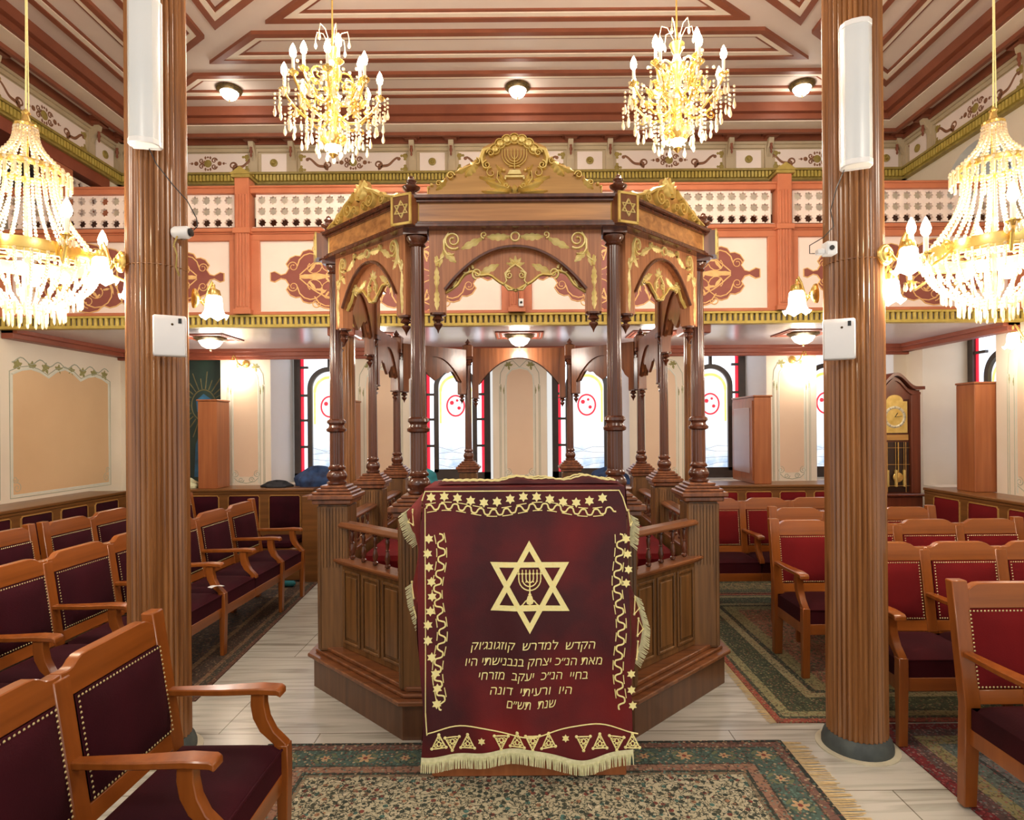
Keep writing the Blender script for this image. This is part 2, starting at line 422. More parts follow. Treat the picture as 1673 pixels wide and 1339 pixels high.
# right wall, one window opening low and one high arch
RW = (6.0, 7.1)
m = MB(); m.box(XR, XR + .7, -1.2, RW[0], 0, 3.86); m.box(XR, XR + .7, RW[1], YB + .8, 0, 3.86); m.box(XR, XR + .7, RW[0], RW[1], 0, .93); m.box(XR, XR + .7, RW[0], RW[1], SZ + .1, 3.86)
ya, yb, zs = 5.75, 6.75, 4.02
n = 14
arch = [(ya + .5 - .5 * cos(PI * i / n), zs + .5 * sin(PI * i / n)) for i in range(n + 1)]
m.box(XR, XR + .7, -1.2, ya, 3.86, 5.4); m.box(XR, XR + .7, yb, YB + .8, 3.86, 5.4)
for i in range(n):
    (y0, z0), (y1, z1) = arch[i], arch[i + 1]
    m.add([(XR, y0, z0), (XR, y1, z1), (XR, y1, 5.4), (XR, y0, 5.4), (XR + .7, y0, z0), (XR + .7, y1, z1), (XR + .7, y1, 5.4), (XR + .7, y0, 5.4)],
          [(0, 1, 2, 3), (4, 7, 6, 5), (0, 4, 5, 1), (2, 6, 7, 3)])
struct(m.build('wall_right', 'wall', smooth=False))
# upper arched window on the right
wn = bpy.data.objects.new('window_8', None); COL.objects.link(wn); struct(wn)
MB().box(XR + .5, XR + .52, ya - .1, yb + .1, 3.8, 4.7).build('pane', emit('upper_blue_glass', (150, 185, 215), .75, (190, 215, 235)), wn)
m = MB()
m.lathe([(.25, -.02), (.29, -.02), (.29, .02), (.25, .02), (.25, -.02)], (XR + .47, 6.25, 4.12), 28, False, 'x')
for k in range(6):
    a = PI * k / 6
    m.tube([(XR + .47, 6.25 - .25 * cos(a), 4.12 - .25 * sin(a)), (XR + .47, 6.25 + .25 * cos(a), 4.12 + .25 * sin(a))], .012, 6)
m.build('window_frame', 'gallery', wn)

# ceiling slab
struct(MB().box(XL - .1, XR + .1, -1.2, YB + .1, 5.25, 5.35).build('ceiling', 'ceil', smooth=False))
# stepped perimeter beam + pale soffit (mitred ring)
def ring(m, x0, x1, y0, y1, t, z0, z1):
    """rectangular ring, t = width inward"""
    o = [(x0, y0), (x1, y0), (x1, y1), (x0, y1)]; i_ = [(x0 + t, y0 + t), (x1 - t, y0 + t), (x1 - t, y1 - t), (x0 + t, y1 - t)]
    vs = [(p[0], p[1], z) for z in (z0, z1) for p in o + i_]
    fs = []
    for k in range(4):
        j = (k + 1) % 4
        fs += [(k, j, j + 4, k + 4), (k + 8, k + 12, j + 12, j + 8), (k, k + 8, j + 8, j), (k + 4, j + 4, j + 12, k + 12)]
    m.add(vs, fs)
CX0, CX1, CY0, CY1 = XL + .25, XR - .25, .25, YB - .25
m = MB(); ring(m, CX0, CX1, CY0, CY1, .2, 5.08, 5.12)
struct(m.build('trim_2', 'ceil_b', smooth=False))
m = MB(); ring(m, CX0 + .19, CX1 - .19, CY0 + .19, CY1 - .19, .05, 5.09, 5.19); ring(m, CX0 + .2, CX1 - .2, CY0 + .2, CY1 - .2, .1, 5.15, 5.25)
ring(m, CX0 - .02, CX1 + .02, CY0, CY1 + .02, .04, 5.04, 5.12)
struct(m.build('trim_3', 'red_trim', smooth=False))
m = MB(); ring(m, XL, XR, 0, YB, .28, 5.12, 5.16)
struct(m.build('trim_4', 'ceil_b', smooth=False))
m = MB(); ring(m, XL + .02, XR - .02, .02, YB - .02, .07, 5.03, 5.12)
struct(m.build('trim_5', 'red_trim', smooth=False))

# ceiling bands: nested trapezoids in the four triangles of the ceiling
ix0, ix1, iy0, iy1 = CX0 + .42, CX1 - .42, CY0 + .42, CY1 - .42
ccx, ccy = (ix0 + ix1) / 2, (iy0 + iy1) / 2
mr_, mc_, mf_ = MB(), MB(), MB()
def inset(poly, d):
    n = len(poly); out = []
    cx = sum(p[0] for p in poly) / n; cy = sum(p[1] for p in poly) / n
    for i in range(n):
        p0, p1, p2 = Vector(poly[i - 1]), Vector(poly[i]), Vector(poly[(i + 1) % n])
        def nrm(a, b):
            t = (b - a).normalized(); q = Vector((-t.y, t.x))
            if (Vector((cx, cy)) - a).dot(q) < 0: q = -q
            return q
        n1, n2 = nrm(p0, p1), nrm(p1, p2)
        bis = n1 + n2; l = bis.length
        bis = bis / l; k = d / max(.25, bis.dot(n1))
        out.append((p1.x + bis.x * k, p1.y + bis.y * k))
    return out
def frame(m, poly, d0, d1, z0, z1):
    a, b = inset(poly, d0) if d0 else poly, inset(poly, d1); n = len(a)
    vs = [(p[0], p[1], z) for z in (z0, z1) for p in list(a) + list(b)]
    fs = []
    for k in range(n):
        j = (k + 1) % n
        fs += [(k, j, j + n, k + n), (k, k + 2 * n, j + 2 * n, j), (k + n, j + n, j + 3 * n, k + 3 * n)]
    m.add(vs, fs)
H = (iy1 - iy0) / 2; Wd = (ix1 - ix0) / 2
bands = [(.08, .53), (.73, 1.18), (1.32, 1.95), (2.12, 2.75)]
for side in range(4):
    for t0, t1 in bands:
        # normalised distances from the edge
        if side in (0, 2):
            s0, s1 = t0 / H, t1 / H; g = .16
            y0 = t0; y1 = t1
            xa0, xa1 = Wd * (1 - s0) - g, Wd * (1 - s1) - g
            if xa1 < .3: continue
            yy = (lambda t: iy1 - t) if side == 0 else (lambda t: iy0 + t)
            poly = [(ccx - xa0, yy(y0)), (ccx + xa0, yy(y0)), (ccx + xa1, yy(y1)), (ccx - xa1, yy(y1))]
        else:
            r = 1.1
            u0, u1 = t0 * r, t1 * r
            ya0, ya1 = H * (1 - u0 / Wd) - .16, H * (1 - u1 / Wd) - .16
            if ya1 < .3: continue
            xx = (lambda t: ix0 + t) if side == 1 else (lambda t: ix1 - t)
            poly = [(xx(u0), ccy - ya0), (xx(u0), ccy + ya0), (xx(u1), ccy + ya1), (xx(u1), ccy - ya1)]
        frame(mr_, poly, 0, .055, 5.215, 5.25); frame(mc_, poly, .055, .105, 5.225, 5.25); frame(mr_, poly, .105, .13, 5.235, 5.25)
struct(mr_.build('trim_6', 'red_trim', smooth=False)); struct(mc_.build('trim_7', 'ceil_b', smooth=False))

# ------------------------------------------------------------------ painted frieze under the ceiling
def frieze(L, x0, pairs, name, loc, rz):
    """local x along the wall, facing -y; pairs = bracket pair centres"""
    root = bpy.data.objects.new(name, None); COL.objects.link(root); root.location = loc; root.rotation_euler = (0, 0, rz); struct(root)
    a, b = x0, x0 + L
    m = MB(); m.box(a, b, -.03, 0, 4.6, 5.13); m.box(a, b, -.07, 0, 5.0, 5.12); m.box(a, b, -.05, 0, 4.96, 5.0)
    m.build('frieze_board', 'taupe', root, smooth=False)
    m = MB(); m.box(a, b, -.10, 0, 4.675, 4.70); m.box(a, b, -.06, 0, 4.575, 4.6)
    m.build('frieze_ledge', 'olive', root, smooth=False)
    m = MB(); n = int(L / .042)
    for i in range(n):
        x = a + (i + .5) * L / n; m.box(x - .014, x + .014, -.085, -.03, 4.602, 4.672)
    o = m.build('fluted_band', 'dentil', root, smooth=False)
    mp, ms, mo, mb, mc = MB(), MB(), MB(), MB(), MB()
    f = FLy(-.034)
    for c in pairs:
        mp.box(c - .15, c + .15, -.036, -.03, 4.72, 4.94)
        mo.lathe([(.0, 0), (.045, 0), (.045, .012), (.03, .018), (.02, .01), (.012, .02), (0, .02)], (c, -.036, 4.83), 16, False, 'y', lambda x, y, z: (x, -.072 - y, z))
        for sx in (-.235, .235):
            ms.box(c + sx - .045, c + sx + .045, -.055, -.03, 4.7, 5.1)
            ms.prism([(-.05, 5.1), (-.16, 5.1), (-.14, 5.0), (-.09, 4.93), (-.05, 4.84)], c + sx - .03, c + sx + .03, 'x')
            mb.box(c + sx - .10, c + sx + .10, -.24, -.03, 5.075, 5.12); mb.box(c + sx - .07, c + sx + .07, -.19, -.03, 5.045, 5.075)
            mb.lathe([(.004, 4.86), (.014, 4.88), (.008, 4.9), (.02, 4.93), (.012, 4.96), (.016, 4.98)], (c + sx, -.13, 0), 8)
    pc = [(p + q) / 2 for p, q in zip(pairs[:-1], pairs[1:])]
    for c, c0, c1 in zip(pc, pairs, pairs[1:]):
        hw = (c1 - c0) / 2 - .32
        mp.box(c - hw, c + hw, -.036, -.03, 4.715, 4.945)
        for s in (-1, 1):
            for zc in (4.745, 4.905):
                mo.dome(c + s * (hw - .01), zc, .035, .006, f); mo.dome(c + s * (hw - .05), zc, .02, .006, f); mo.dome(c + s * (hw - .01), zc + (.04 if zc < 4.8 else -.04), .02, .006, f)
            mc.scroll(c + s * .30, 4.80, .055, .014, -PI / 2, s * 1.2, .034, .005, f)
            pts = [(c + s * (.3 + .24 * t), 4.755 + .125 * (t ** 1.3) + .012 * sin(t * 9)) for t in [i / 12 for i in range(13)]]
            mc.ribbon(pts, [.05 * (1 - .4 * i / 12) for i in range(13)], .005, f)
            mc.dome(c + s * .55, 4.87, .028, .005, f); mc.dome(c + s * .33, 4.81, .018, .005, f)
            for q in (-1, 1):
                mc.scroll(c + s * .075, 4.83 + q * .035, .035, .01, 0, q * s * 1.1, .026, .005, f); mc.leaf(c + s * .03, 4.83 + q * .05, q * PI / 2, .045, .05, .005, f, 2)
            mc.dome(c + s * .14, 4.83, .034, .005, f); mc.dome(c + s * .19, 4.83, .02, .005, f); mc.dome(c + s * .215, 4.83, .009, .005, f)
        mo.dome(c, 4.83, .052, .012, f, 12)
        mc.dome(c, 4.905, .016, .005, f); mc.dome(c, 4.755, .016, .005, f)
    mp.build('frieze_panel', 'cream', root, smooth=False); ms.build('frieze_post', 'taupe', root, smooth=False)
    mo.build('rosette', 'olive', root); mb.build('bracket_cap', 'red_trim', root); mc.build('painted_scroll', 'brown_line', root)
    return root
frieze(XR - XL, XL, [-4.55, -2.96, -1.055, .84, 2.75, 4.4], 'trim_8', (0, YB, 0), 0)
frieze(7.4, 0, [1.7, 3.5, 5.3, 7.1], 'trim_9', (XL, 0, 0), rad(90))
frieze(7.4, -7.4, [-7.1, -5.3, -3.5, -1.7], 'trim_10', (XR, 0, 0), rad(-90))

# high left opening: beam, posts and a lattice screen
struct(MB().box(XL - .3, XL + .02, 3.0, 7.2, 4.45, 4.575).build('trim_11', 'salmon_d', smooth=False))
m = MB(); m.box(XL - .12, XL + .02, 6.32, 6.62, 3.86, 4.45); m.box(XL - .12, XL + .02, 7.08, 7.2, 3.86, 4.45)
struct(m.build('trim_12', 'salmon', smooth=False, bevel=.01))

# ------------------------------------------------------------------ gallery (balcony) across the room
def lattice_mesh(x0, x1, z0, nz, p=.1, th=.03, y=0):
    m = MB(); nx = max(1, round((x1 - x0) / p)); px = (x1 - x0) / nx
    sq = []
    for i in range(16):
        a = 2 * PI * i / 16 + PI / 4; c, s_ = cos(a), sin(a); k = 1 / max(abs(c), abs(s_)); sq.append((c * k, s_ * k))
    for i in range(nx):
        for j in range(nz):
            cx, cz = x0 + (i + .5) * px, z0 + (j + .5) * p
            o = [(cx + q[0] * px / 2, cz + q[1] * p / 2) for q in sq]
            h = [(cx + (.042 if k % 2 == 0 else .030) * cos(2 * PI * k / 16 + PI / 4), cz + (.042 if k % 2 == 0 else .030) * sin(2 * PI * k / 16 + PI / 4)) for k in range(16)]
            vs = [(q[0], y, q[1]) for q in o] + [(q[0], y, q[1]) for q in h] + [(q[0], y + th, q[1]) for q in h] + [(q[0], y + th, q[1]) for q in o]
            fs = []
            for k in range(16):
                l = (k + 1) % 16
                fs += [(k, l, 16 + l, 16 + k), (16 + k, 16 + l, 32 + l, 32 + k), (32 + k, 32 + l, 48 + l, 48 + k)]
            m.add(vs, fs)
    return m
lo = lattice_mesh(0, .44, 3.9, 5, .1, .03)
o = lo.build('trim_13', 'cream', None, (XL - .03, 6.63, 0), rad(90), smooth=False); struct(o)

# slab + soffit
struct(MB().box(XL, XR, YG + .06, YB, SZ, 2.72).build('trim_14', 'soffit', smooth=False))
m = MB(); m.box(XL, XR, YB - .12, YB, 2.50, SZ + .01); m.box(XL, XR, YB - .16, YB, 2.545, SZ + .01); m.box(XL, XR, YB - .06, YB, 2.47, 2.51)
for X, s in ((XL, 1), (XR, -1)):
    m.box(min(X, X + s * .12), max(X, X + s * .12), YG + .05, YB, 2.50, SZ + .01); m.box(min(X, X + s * .16), max(X, X + s * .16), YG + .05, YB, 2.545, SZ + .01)
struct(m.build('trim_15', 'salmon_d', bevel=.006, smooth=False))

bal = thing('gallery_balustrade', 'salmon painted gallery front with lattice rail and scroll painted cream panels', 'balcony', (0, YG, 0))
m = MB(); m.box(XL, XR, -.02, .06, 2.575, 2.60); m.box(XL, XR, -.03, .06, 2.668, 2.685)
m.build('ledge', 'dentil', bal, smooth=False)
m = MB(); n = 190
for i in range(n):
    x = XL + (i + .5) * (XR - XL) / n
    m.lathe([(.017, 2.6), (.017, 2.668)], (x, -.005, 0), 8)
m.build('fluted_band', 'dentil', bal)
m = MB(); m.box(XL, XR, 0, .06, 2.68, 3.50); m.build('backing_board', 'cream', bal, smooth=False)
px_ = [XL + .02, -2.54, -.04, 2.41, XR - .02]
fr = MB()
fr.box(XL, XR, -.03, .06, 2.685, 2.715); fr.box(XL, XR, -.03, .06, 3.367, 3.46); fr.box(XL, XR, -.06, .06, 3.44, 3.475); fr.box(XL, XR, -.045, .06, 3.425, 3.44)
fr.box(XL, XR, -.04, .07, 3.80, 3.865); fr.box(XL, XR, -.055, .08, 3.845, 3.865); fr.box(XL, XR, -.02, .06, 3.47, 3.49)
pan = []
for a, b in zip(px_[:-1], px_[1:]):
    fr.box(a, a + .14, -.028, .0, 2.70, 3.38); fr.box(b - .14, b, -.028, 0, 2.70, 3.38); pan.append((a + .14, b - .14))
MB().box(XL + .1, XR - .1, .35, .42, 2.72, 3.70).build('seat_back_board', 'walnut_d', bal, smooth=False)
fr.build('frame', 'salmon', bal, bevel=.005, smooth=False)
for x in px_:
    if abs(x) > 4: continue
    p = MB(); p.box(x - .065, x + .065, -.075, .06, 2.685, 3.93)
    for dx in (-.042, -.014, .014, .042): p.box(x + dx - .008, x + dx + .008, -.085, -.07, 2.75, 3.78)
    p.box(x - .08, x + .08, -.09, .06, 2.685, 2.73); p.box(x - .08, x + .08, -.095, .07, 3.42, 3.47)
    po = p.build('newel_post', 'salmon', bal, bevel=.004, smooth=False)
    q = MB(); q.box(x - .085, x + .085, -.1, .08, 3.925, 3.95); q.prism([(x - .1, 3.95), (x + .1, 3.95), (x, 4.02)], -.11, .09, 'y')
    q.build('gilt_cap', 'olive', po, smooth=False)
for a, b in zip(px_[:-1], px_[1:]):
    lattice_mesh(a + .1, b - .1, 3.49, 3, .1033).build('lattice_screen', 'cream', bal, smooth=False)
# painted ornament of a panel
def ornament(cx, cz, W):
    half = [(-190, 7), (-183, 9), (-172, 3), (-164, 5), (-158, 14), (-163, 22), (-156, 32), (-147, 36), (-139, 35), (-134, 43), (-124, 46), (-113, 44), (-107, 50), (-98, 54), (-86, 56), (-76, 62), (-60, 64), (-44, 60), (-34, 51), (-22, 55), (-10, 52), (0, 45)]
    k = W / 190
    up = [(x * k, z * k) for x, z in half] + [(-x * k, z * k) for x, z in half[-2::-1]]
    ol = up + [(x, -z) for x, z in reversed(up)]
    ol = [(cx + x, cz + z) for x, z in ol]
    f = FLy(-.001); mm, mt = MB(), MB()
    mm.plate(ol, .003, f); mt.ribbon(ol, .013, .006, f, True)
    for sx in (-1, 1):
        for sz in (-1, 1):
            T = lambda x, z, sx=sx, sz=sz: (cx + sx * x * k, cz + sz * z * k)
            F = lambda x, z, o, sx=sx, sz=sz: f(cx + sx * x * k, cz + sz * z * k, o)
            mt.scroll(-118, 18, 26, 6, PI, -1.1, 3.2, .007, F); mt.scroll(-88, 26, 28, 9, PI * .9, -1.4, 3.2, .007, F)
            mt.scroll(-44, 24, 35, 7, PI, -1.6, 3.6, .007, F); mt.scroll(-151, 17, 9, 3, PI, -1.3, 2.6, .007, F)
            mt.scroll(-62, 44, 12, 4, PI * .5, 1.2, 2.6, .007, F); mt.scroll(-112, 46, 8, 3, 0, 1.1, 2.4, .007, F)
            for lx, lz, la, ll, lw in ((-124, 8, .9, 26, 15), (-112, 22, .1, 20, 12), (-104, 30, -.6, 16, 11), (-56, 22, .9, 24, 14), (-40, 30, 2.4, 16, 11), (-34, 22, -.2, 16, 11), (-22, 8, 1.25, 30, 14), (-84, 38, .4, 16, 11), (-90, 26, 2.2, 14, 10), (-8, 26, 1.0, 18, 10)):
                mt.leaf(lx, lz, la, ll, lw, .006, F, 2)
            mt.ribbon([(-20 + 20 * t, 8 + 36 * t * t) for t in [i / 8 for i in range(9)]], 3.2, .007, F)
            mt.ribbon([(-140 + 60 * t, 3 + 34 * sin(PI * .5 * t)) for t in [i / 8 for i in range(9)]], 3, .006, F)
        F = lambda x, z, o, sx=sx: f(cx + sx * x * k, cz + z * k, o)
        mt.leaf(-140, 0, 0, 66, 22, .007, F, 2); mt.leaf(-74, 0, 0, 26, 12, .007, F, 1); mt.leaf(-96, 0, .9, 22, 10, .006, F, 1); mt.leaf(-96, 0, -.9, 22, 10, .006, F, 1)
        mt.leaf(-8, 0, PI / 2, 24, 9, .007, F, 1); mt.leaf(-8, 0, -PI / 2, 24, 9, .007, F, 1)
    return mm, mt
for a, b in pan:
    c = (a + b) / 2; mm, mt = ornament(c, 3.04, min(1.02, (b - a) / 2 - .06))
    o = mm.build('painted_cartouche', 'maroon', bal, smooth=False); mt.build('painted_scrollwork', 'tan_line', o)

# fluted posts under the gallery
for sx in (-1.68, 1.64):
    m = MB(); m.reeded((0, 0), 0, 2.5, .095, .09, 18); o = thing('gallery_column', 'slim reeded brown column under the gallery, %s of the platform' % ('left' if sx < 0 else 'right'), 'column', (sx, YG + .18, 0))
    m.build('shaft', 'colw', o)
    MB().box(-.13, .13, -.13, .13, 2.5, SZ, ).build('capital', 'salmon_d', o, bevel=.01)

# lamps with trim square on the soffit
def soffit_lamp(x, y, lab, z=SZ, r=.11, big=True, power=8):
    t = thing('ceiling_lamp', lab, 'lamp', (x, y, z), 0, 'flush lamps under the gallery' if big else 'flush lamps on the main ceiling')
    MB().lathe([(.0, 0), (r * 1.3, 0), (r * 1.32, -.02), (r * 1.05, -.04), (r * .9, -.045), (0, -.045)][::-1], (0, 0, 0), 24, False).build('rim', 'brass_dk', t)
    MB().lathe([(0.001, -.12), (r * .35, -.115), (r * .7, -.09), (r * .92, -.05), (r * .95, -.03)], (0, 0, 0), 24, False).build('glass_bowl', 'flush', t)
    MB().lathe([(0.001, -.145), (.012, -.14), (.008, -.125), (.014, -.115)], (0, 0, 0), 8, False).build('knob', 'brass_dk', t)
    point_light('lamp_light', (0, 0, -.2), power, (1, .93, .82), .1, t)
    return t
for x, y, lab in ((-3.2, 6.3, 'leftmost flush lamp under the gallery beside the left column'), (-1.5, 6.3, 'flush lamp under the gallery seen through the left arch of the platform'),
                  (-.02, 6.3, 'flush lamp in the centre under the gallery above the reading platform'), (1.35, 6.3, 'flush lamp under the gallery seen through the right arch of the platform'),
                  (2.9, 6.3, 'rightmost flush lamp under the gallery beside the right column')):
    soffit_lamp(x, y, lab, r=.115 if abs(x) < 1 else .12)
    m = MB(); 
    for q in (.2, .24): 
        ring(m, x - q, x + q, y - q, y + q, .02, SZ - .012, SZ)
    struct(m.build('trim_%d' % (20 + int(x * 2 + 8)), 'salmon_d', smooth=False))
for x, lab in ((-3.08, 'small flush lamp on the main ceiling, left of the two gold chandeliers'), (-.02, 'small flush lamp on the main ceiling between the two gold chandeliers'), (3.0, 'small flush lamp on the main ceiling beside the right column')):
    soffit_lamp(x, 6.5, lab, 5.25, .1, False, 2.5)

# ------------------------------------------------------------------ windows
YW = YB + .72
def window(n, xc, hw=.47):
    t = bpy.data.objects.new('window_%d' % n, None); COL.objects.link(t); t.location = (xc, YW, .94); struct(t)
    z1 = 1.74; f = MB(); d = .035
    f.box(-hw, -hw + .08, -d, d, 0, z1); f.box(hw - .08, hw, -d, d, 0, z1); f.box(-hw, hw, -d, d, 0, .10)
    ri, ro, zc = .225, .285, 1.22
    f.box(-ro, -ri, -d, d, .1, zc); f.box(ri, ro, -d, d, .1, zc); f.box(-ro, ro, -d, d, .1, .14)
    N = 20
    for i in range(N):
        a0, a1 = PI * i / N, PI * (i + 1) / N
        p = [(ri * cos(a0), zc + ri * sin(a0)), (ro * cos(a0), zc + ro * sin(a0)), (ro * cos(a1), zc + ro * sin(a1)), (ri * cos(a1), zc + ri * sin(a1))]
        f.prism(p, -d, d, 'y')
    for z in (.45, .80, 1.13, 1.5):
        f.box(-hw + .07, -ro + .005, -.02, .02, z - .016, z + .016); f.box(ro - .005, hw - .07, -.02, .02, z - .016, z + .016)
    f.box(-.02, .02, -.02, .02, zc + ro, z1)
    f.build('window_frame', 'dark', t, smooth=False)
    g = MB(); g.box(-hw + .07, hw - .07, .018, .026, .1, z1)
    g.build('side_pane', 'glass_w', t, smooth=False)
    g = MB(); g.box(-ri, ri, .008, .014, .13, zc)
    g.prism([(ri * cos(PI * i / N), zc + ri * sin(PI * i / N)) for i in range(N + 1)], .008, .014, 'y')
    g.build('centre_pane', 'landscape', t, smooth=False)
    g = MB()
    for s in (-1, 1): g.box(s * (hw - .098) - .02, s * (hw - .098) + .02, .004, .012, .1, z1)
    F = lambda x, z, o: (x, .006 - o, z)
    g.ribbon([(.115 * cos(a), .98 + .135 * sin(a)) for a in [2 * PI * i / 28 for i in range(28)]], .022, .003, F, True)
    g.dome(-.05, 1.02, .03, .003, F, 6); g.dome(.045, .95, .025, .003, F, 6); g.dome(.02, 1.05, .02, .003, F, 5)
    g.build('red_border', 'red_glass', t, smooth=False)
    g = MB()
    g.ribbon([((ri - .025) * cos(PI * i / N), zc - .05 + (ri - .025) * sin(PI * i / N)) for i in range(N + 1)], .035, .002, F)
    for s in (-1, 1): g.box(s * (ri - .025) - .012, s * (ri - .025) + .012, .003, .006, .75, zc - .05)
    g.build('yellow_border', 'yel_glass', t, smooth=False)
    g = MB()
    for i in range(4): g.tube([(-ri, .0, .2 + .075 * i + .01 * (i % 2)), (-.05, 0, .19 + .075 * i + .03 * ((i * 7) % 3 - 1)), (.08, 0, .2 + .075 * i), (ri, 0, .21 + .07 * i)], .0016, 4)
    g.build('leading', 'dark', t)
    return t
for n, xc in ((1, -2.55), (2, -.88), (3, .86), (4, 2.5), (5, 4.03)): window(n, xc, .46 if n != 4 else .45)
o = window(6, 0, .53); o.location = (XR + .55, 6.56, .94); o.rotation_euler = (0, 0, rad(-90))
# dark painted picture filling the leftmost opening
t = thing('sunburst_picture', 'dark green painted picture with a sunburst and blue figure at far left back', 'picture', (-4.13, YB + .12, .95))
MB().box(-.49, .49, 0, .03, .01, 1.6).build('board', mk('dark_green_canvas', (44, 66, 56), (30, 44, 44), 3), t, smooth=False)
m = MB()
for i in range(26):
    a = 2 * PI * i / 26; r1 = .3 if i % 2 else .38
    m.ribbon([(.22 + .17 * cos(a), .98 + .2 * sin(a)), (.22 + r1 * cos(a), .98 + r1 * 1.1 * sin(a))], .014, .002, FL)
m.ribbon([(.22 + .15 * cos(a), .98 + .19 * sin(a)) for a in [2 * PI * i / 24 for i in range(24)]], .016, .002, FL, True)
m.build('sun_rays', mk('dull_gold_paint', (110, 100, 60), (80, 78, 50), 12), t)
m = MB(); m.plate([(.1, .1), (.4, .1), (.38, .6), (.3, .8), (.2, .72), (.12, .5)], .003, FL); m.plate([(.14, .9), (.3, .9), (.32, 1.05), (.22, 1.12), (.13, 1.04)], .003, FL)
m.build('blue_figure', mk('blue_paint', (50, 110, 150), (40, 76, 100), 9), t)

# ------------------------------------------------------------------ painted wall panels
def wall_panel(name_, loc, rz, w_, z0, z1, kind='pier', field='peach'):
    root = bpy.data.objects.new(name_, None); COL.objects.link(root); root.location = loc; root.rotation_euler = (0, 0, rz); struct(root)
    h = w_ / 2; f = FLy(-.001)
    if kind == 'pier':
        zs = z1 - .42 * w_
        arc = [(h * .62, zs), (h * .62, zs + .04), (h * .58, zs + h * .35), (h * .36, zs + h * .6), (0, zs + h * .68)]
        arcf = arc + [(-x, z) for x, z in arc[-2::-1]]
        fld = [(-h * .62, z0 + .18), (-h * .3, z0 + .1), (h * .3, z0 + .1), (h * .62, z0 + .18)] + arcf
        m = MB(); m.plate(fld, .002, f); m.build('painted_field', field, root, smooth=False)
        m = MB()
        m.ribbon([(h * .62, z0 + .02), (h * .62, zs), (h * .58, zs + h * .4), (h * .36, zs + h * .66), (0, zs + h * .74), (-h * .36, zs + h * .66), (-h * .58, zs + h * .4), (-h * .62, zs), (-h * .62, z0 + .02)], .018, .003, f)
        m.build('pale_border', 'pwhite', root)
        m = MB()
        for k in (.70, .86, .92):
            m.ribbon([(h * k, z0), (h * k, zs - .02)], .006, .003, f); m.ribbon([(-h * k, z0), (-h * k, zs - .02)], .006, .003, f)
        for s in (-1, 1):
            m.ribbon([(s * h * .9, zs), (s * h * .86, zs + h * .5), (s * h * .6, zs + h * .95), (s * h * .3, zs + h * 1.05), (0, zs + h * .75)], .008, .003, f)
            m.scroll(s * h * .55, z0 + .13, .045, .01, PI / 2, s * 1.4, .009, .003, f); m.scroll(s * h * .25, z0 + .06, .035, .01, 0, s * 1.3, .009, .003, f)
            m.ribbon([(0, z0 + .02), (s * h * .4, z0 + .04), (s * h * .62, z0 + .09)], .008, .003, f)
        m.build('grey_outline', 'pgreen', root)
        m = MB()
        for s in (-1, 1):
            for a in (.3, 1.2, 2.1, 3.0, -1.4): m.leaf(s * h * .5, zs + h * .82, a, .055, .03, .003, f, 2)
            m.leaf(s * h * .86, zs - .1, PI / 2, .1, .02, .003, f, 2); m.leaf(s * h * .72, zs - .12, PI / 2, .08, .02, .003, f, 2)
        m.build('painted_leaf', 'leafp', root)
    else:
        m = MB(); fld = [(-h, z0), (h, z0), (h, z1 - .12)] 
        N = 12
        for i in range(N + 1):
            t = i / N; x = h - 2 * h * t
            z = z1 - .12 + .07 * abs(sin(PI * 3 * t)) * (1 + .5 * (abs(t - .5) < .17))
            fld.append((x, z))
        fld.append((-h, z1 - .12)); m.plate(fld, .002, f); m.build('painted_field', field, root, smooth=False)
        m = MB(); m.ribbon([(p[0] * 1.0, p[1]) for p in fld], .035, .003, f, True); m.build('pale_border', 'pwhite', root)
        m = MB(); m.ribbon([(p[0] * 1.04, p[1] + (.025 if p[1] > 2 else -.025)) for p in fld], .009, .004, f, True)
        for s in (-1, 1):
            m.scroll(s * (h - .05), z0 + .07, .05, .01, PI / 2, s * 1.4, .01, .004, f); m.scroll(s * (h - .03), z0 + .15, .035, .01, 0, s * 1.4, .01, .004, f)
        top = [(h - 2 * h * i / 40, z1 + .02 + .03 * sin(i * .9)) for i in range(41)]
        m.ribbon(top, .012, .004, f)
        m.build('grey_outline', 'pgreen', root)
        m = MB()
        for i in range(8):
            x = h * (.9 - 1.8 * i / 7)
            for a in (.4, 1.5, 2.6, 3.7, 5.2): m.leaf(x, z1 - .03, a, .06, .04, .004, f, 2)
        m.build('painted_leaf', 'leafp', root)
    return root
k = 40
for i, (a, b) in enumerate(((-3.64, -3.04), (-2.06, -1.36), (-.35, .30), (1.30, 2.05), (2.96, 3.56))):
    wall_panel('trim_%d' % (k + i), ((a + b) / 2, YB, 0), 0, (b - a) * .82, .96, 2.38)
wall_panel('trim_50', (XL, 6.5, 0), rad(90), 1.36, 1.02, 2.30, 'wide', 'tanp')
wall_panel('trim_51', (XL, 4.9, 0), rad(90), 1.5, 1.02, 2.30, 'wide', 'tanp')
wall_panel('trim_52', (XR, 5.52, 0), rad(-90), .74, .96, 2.42)
wall_panel('trim_53', (XR, 4.5, 0), rad(-90), .9, .96, 2.42)
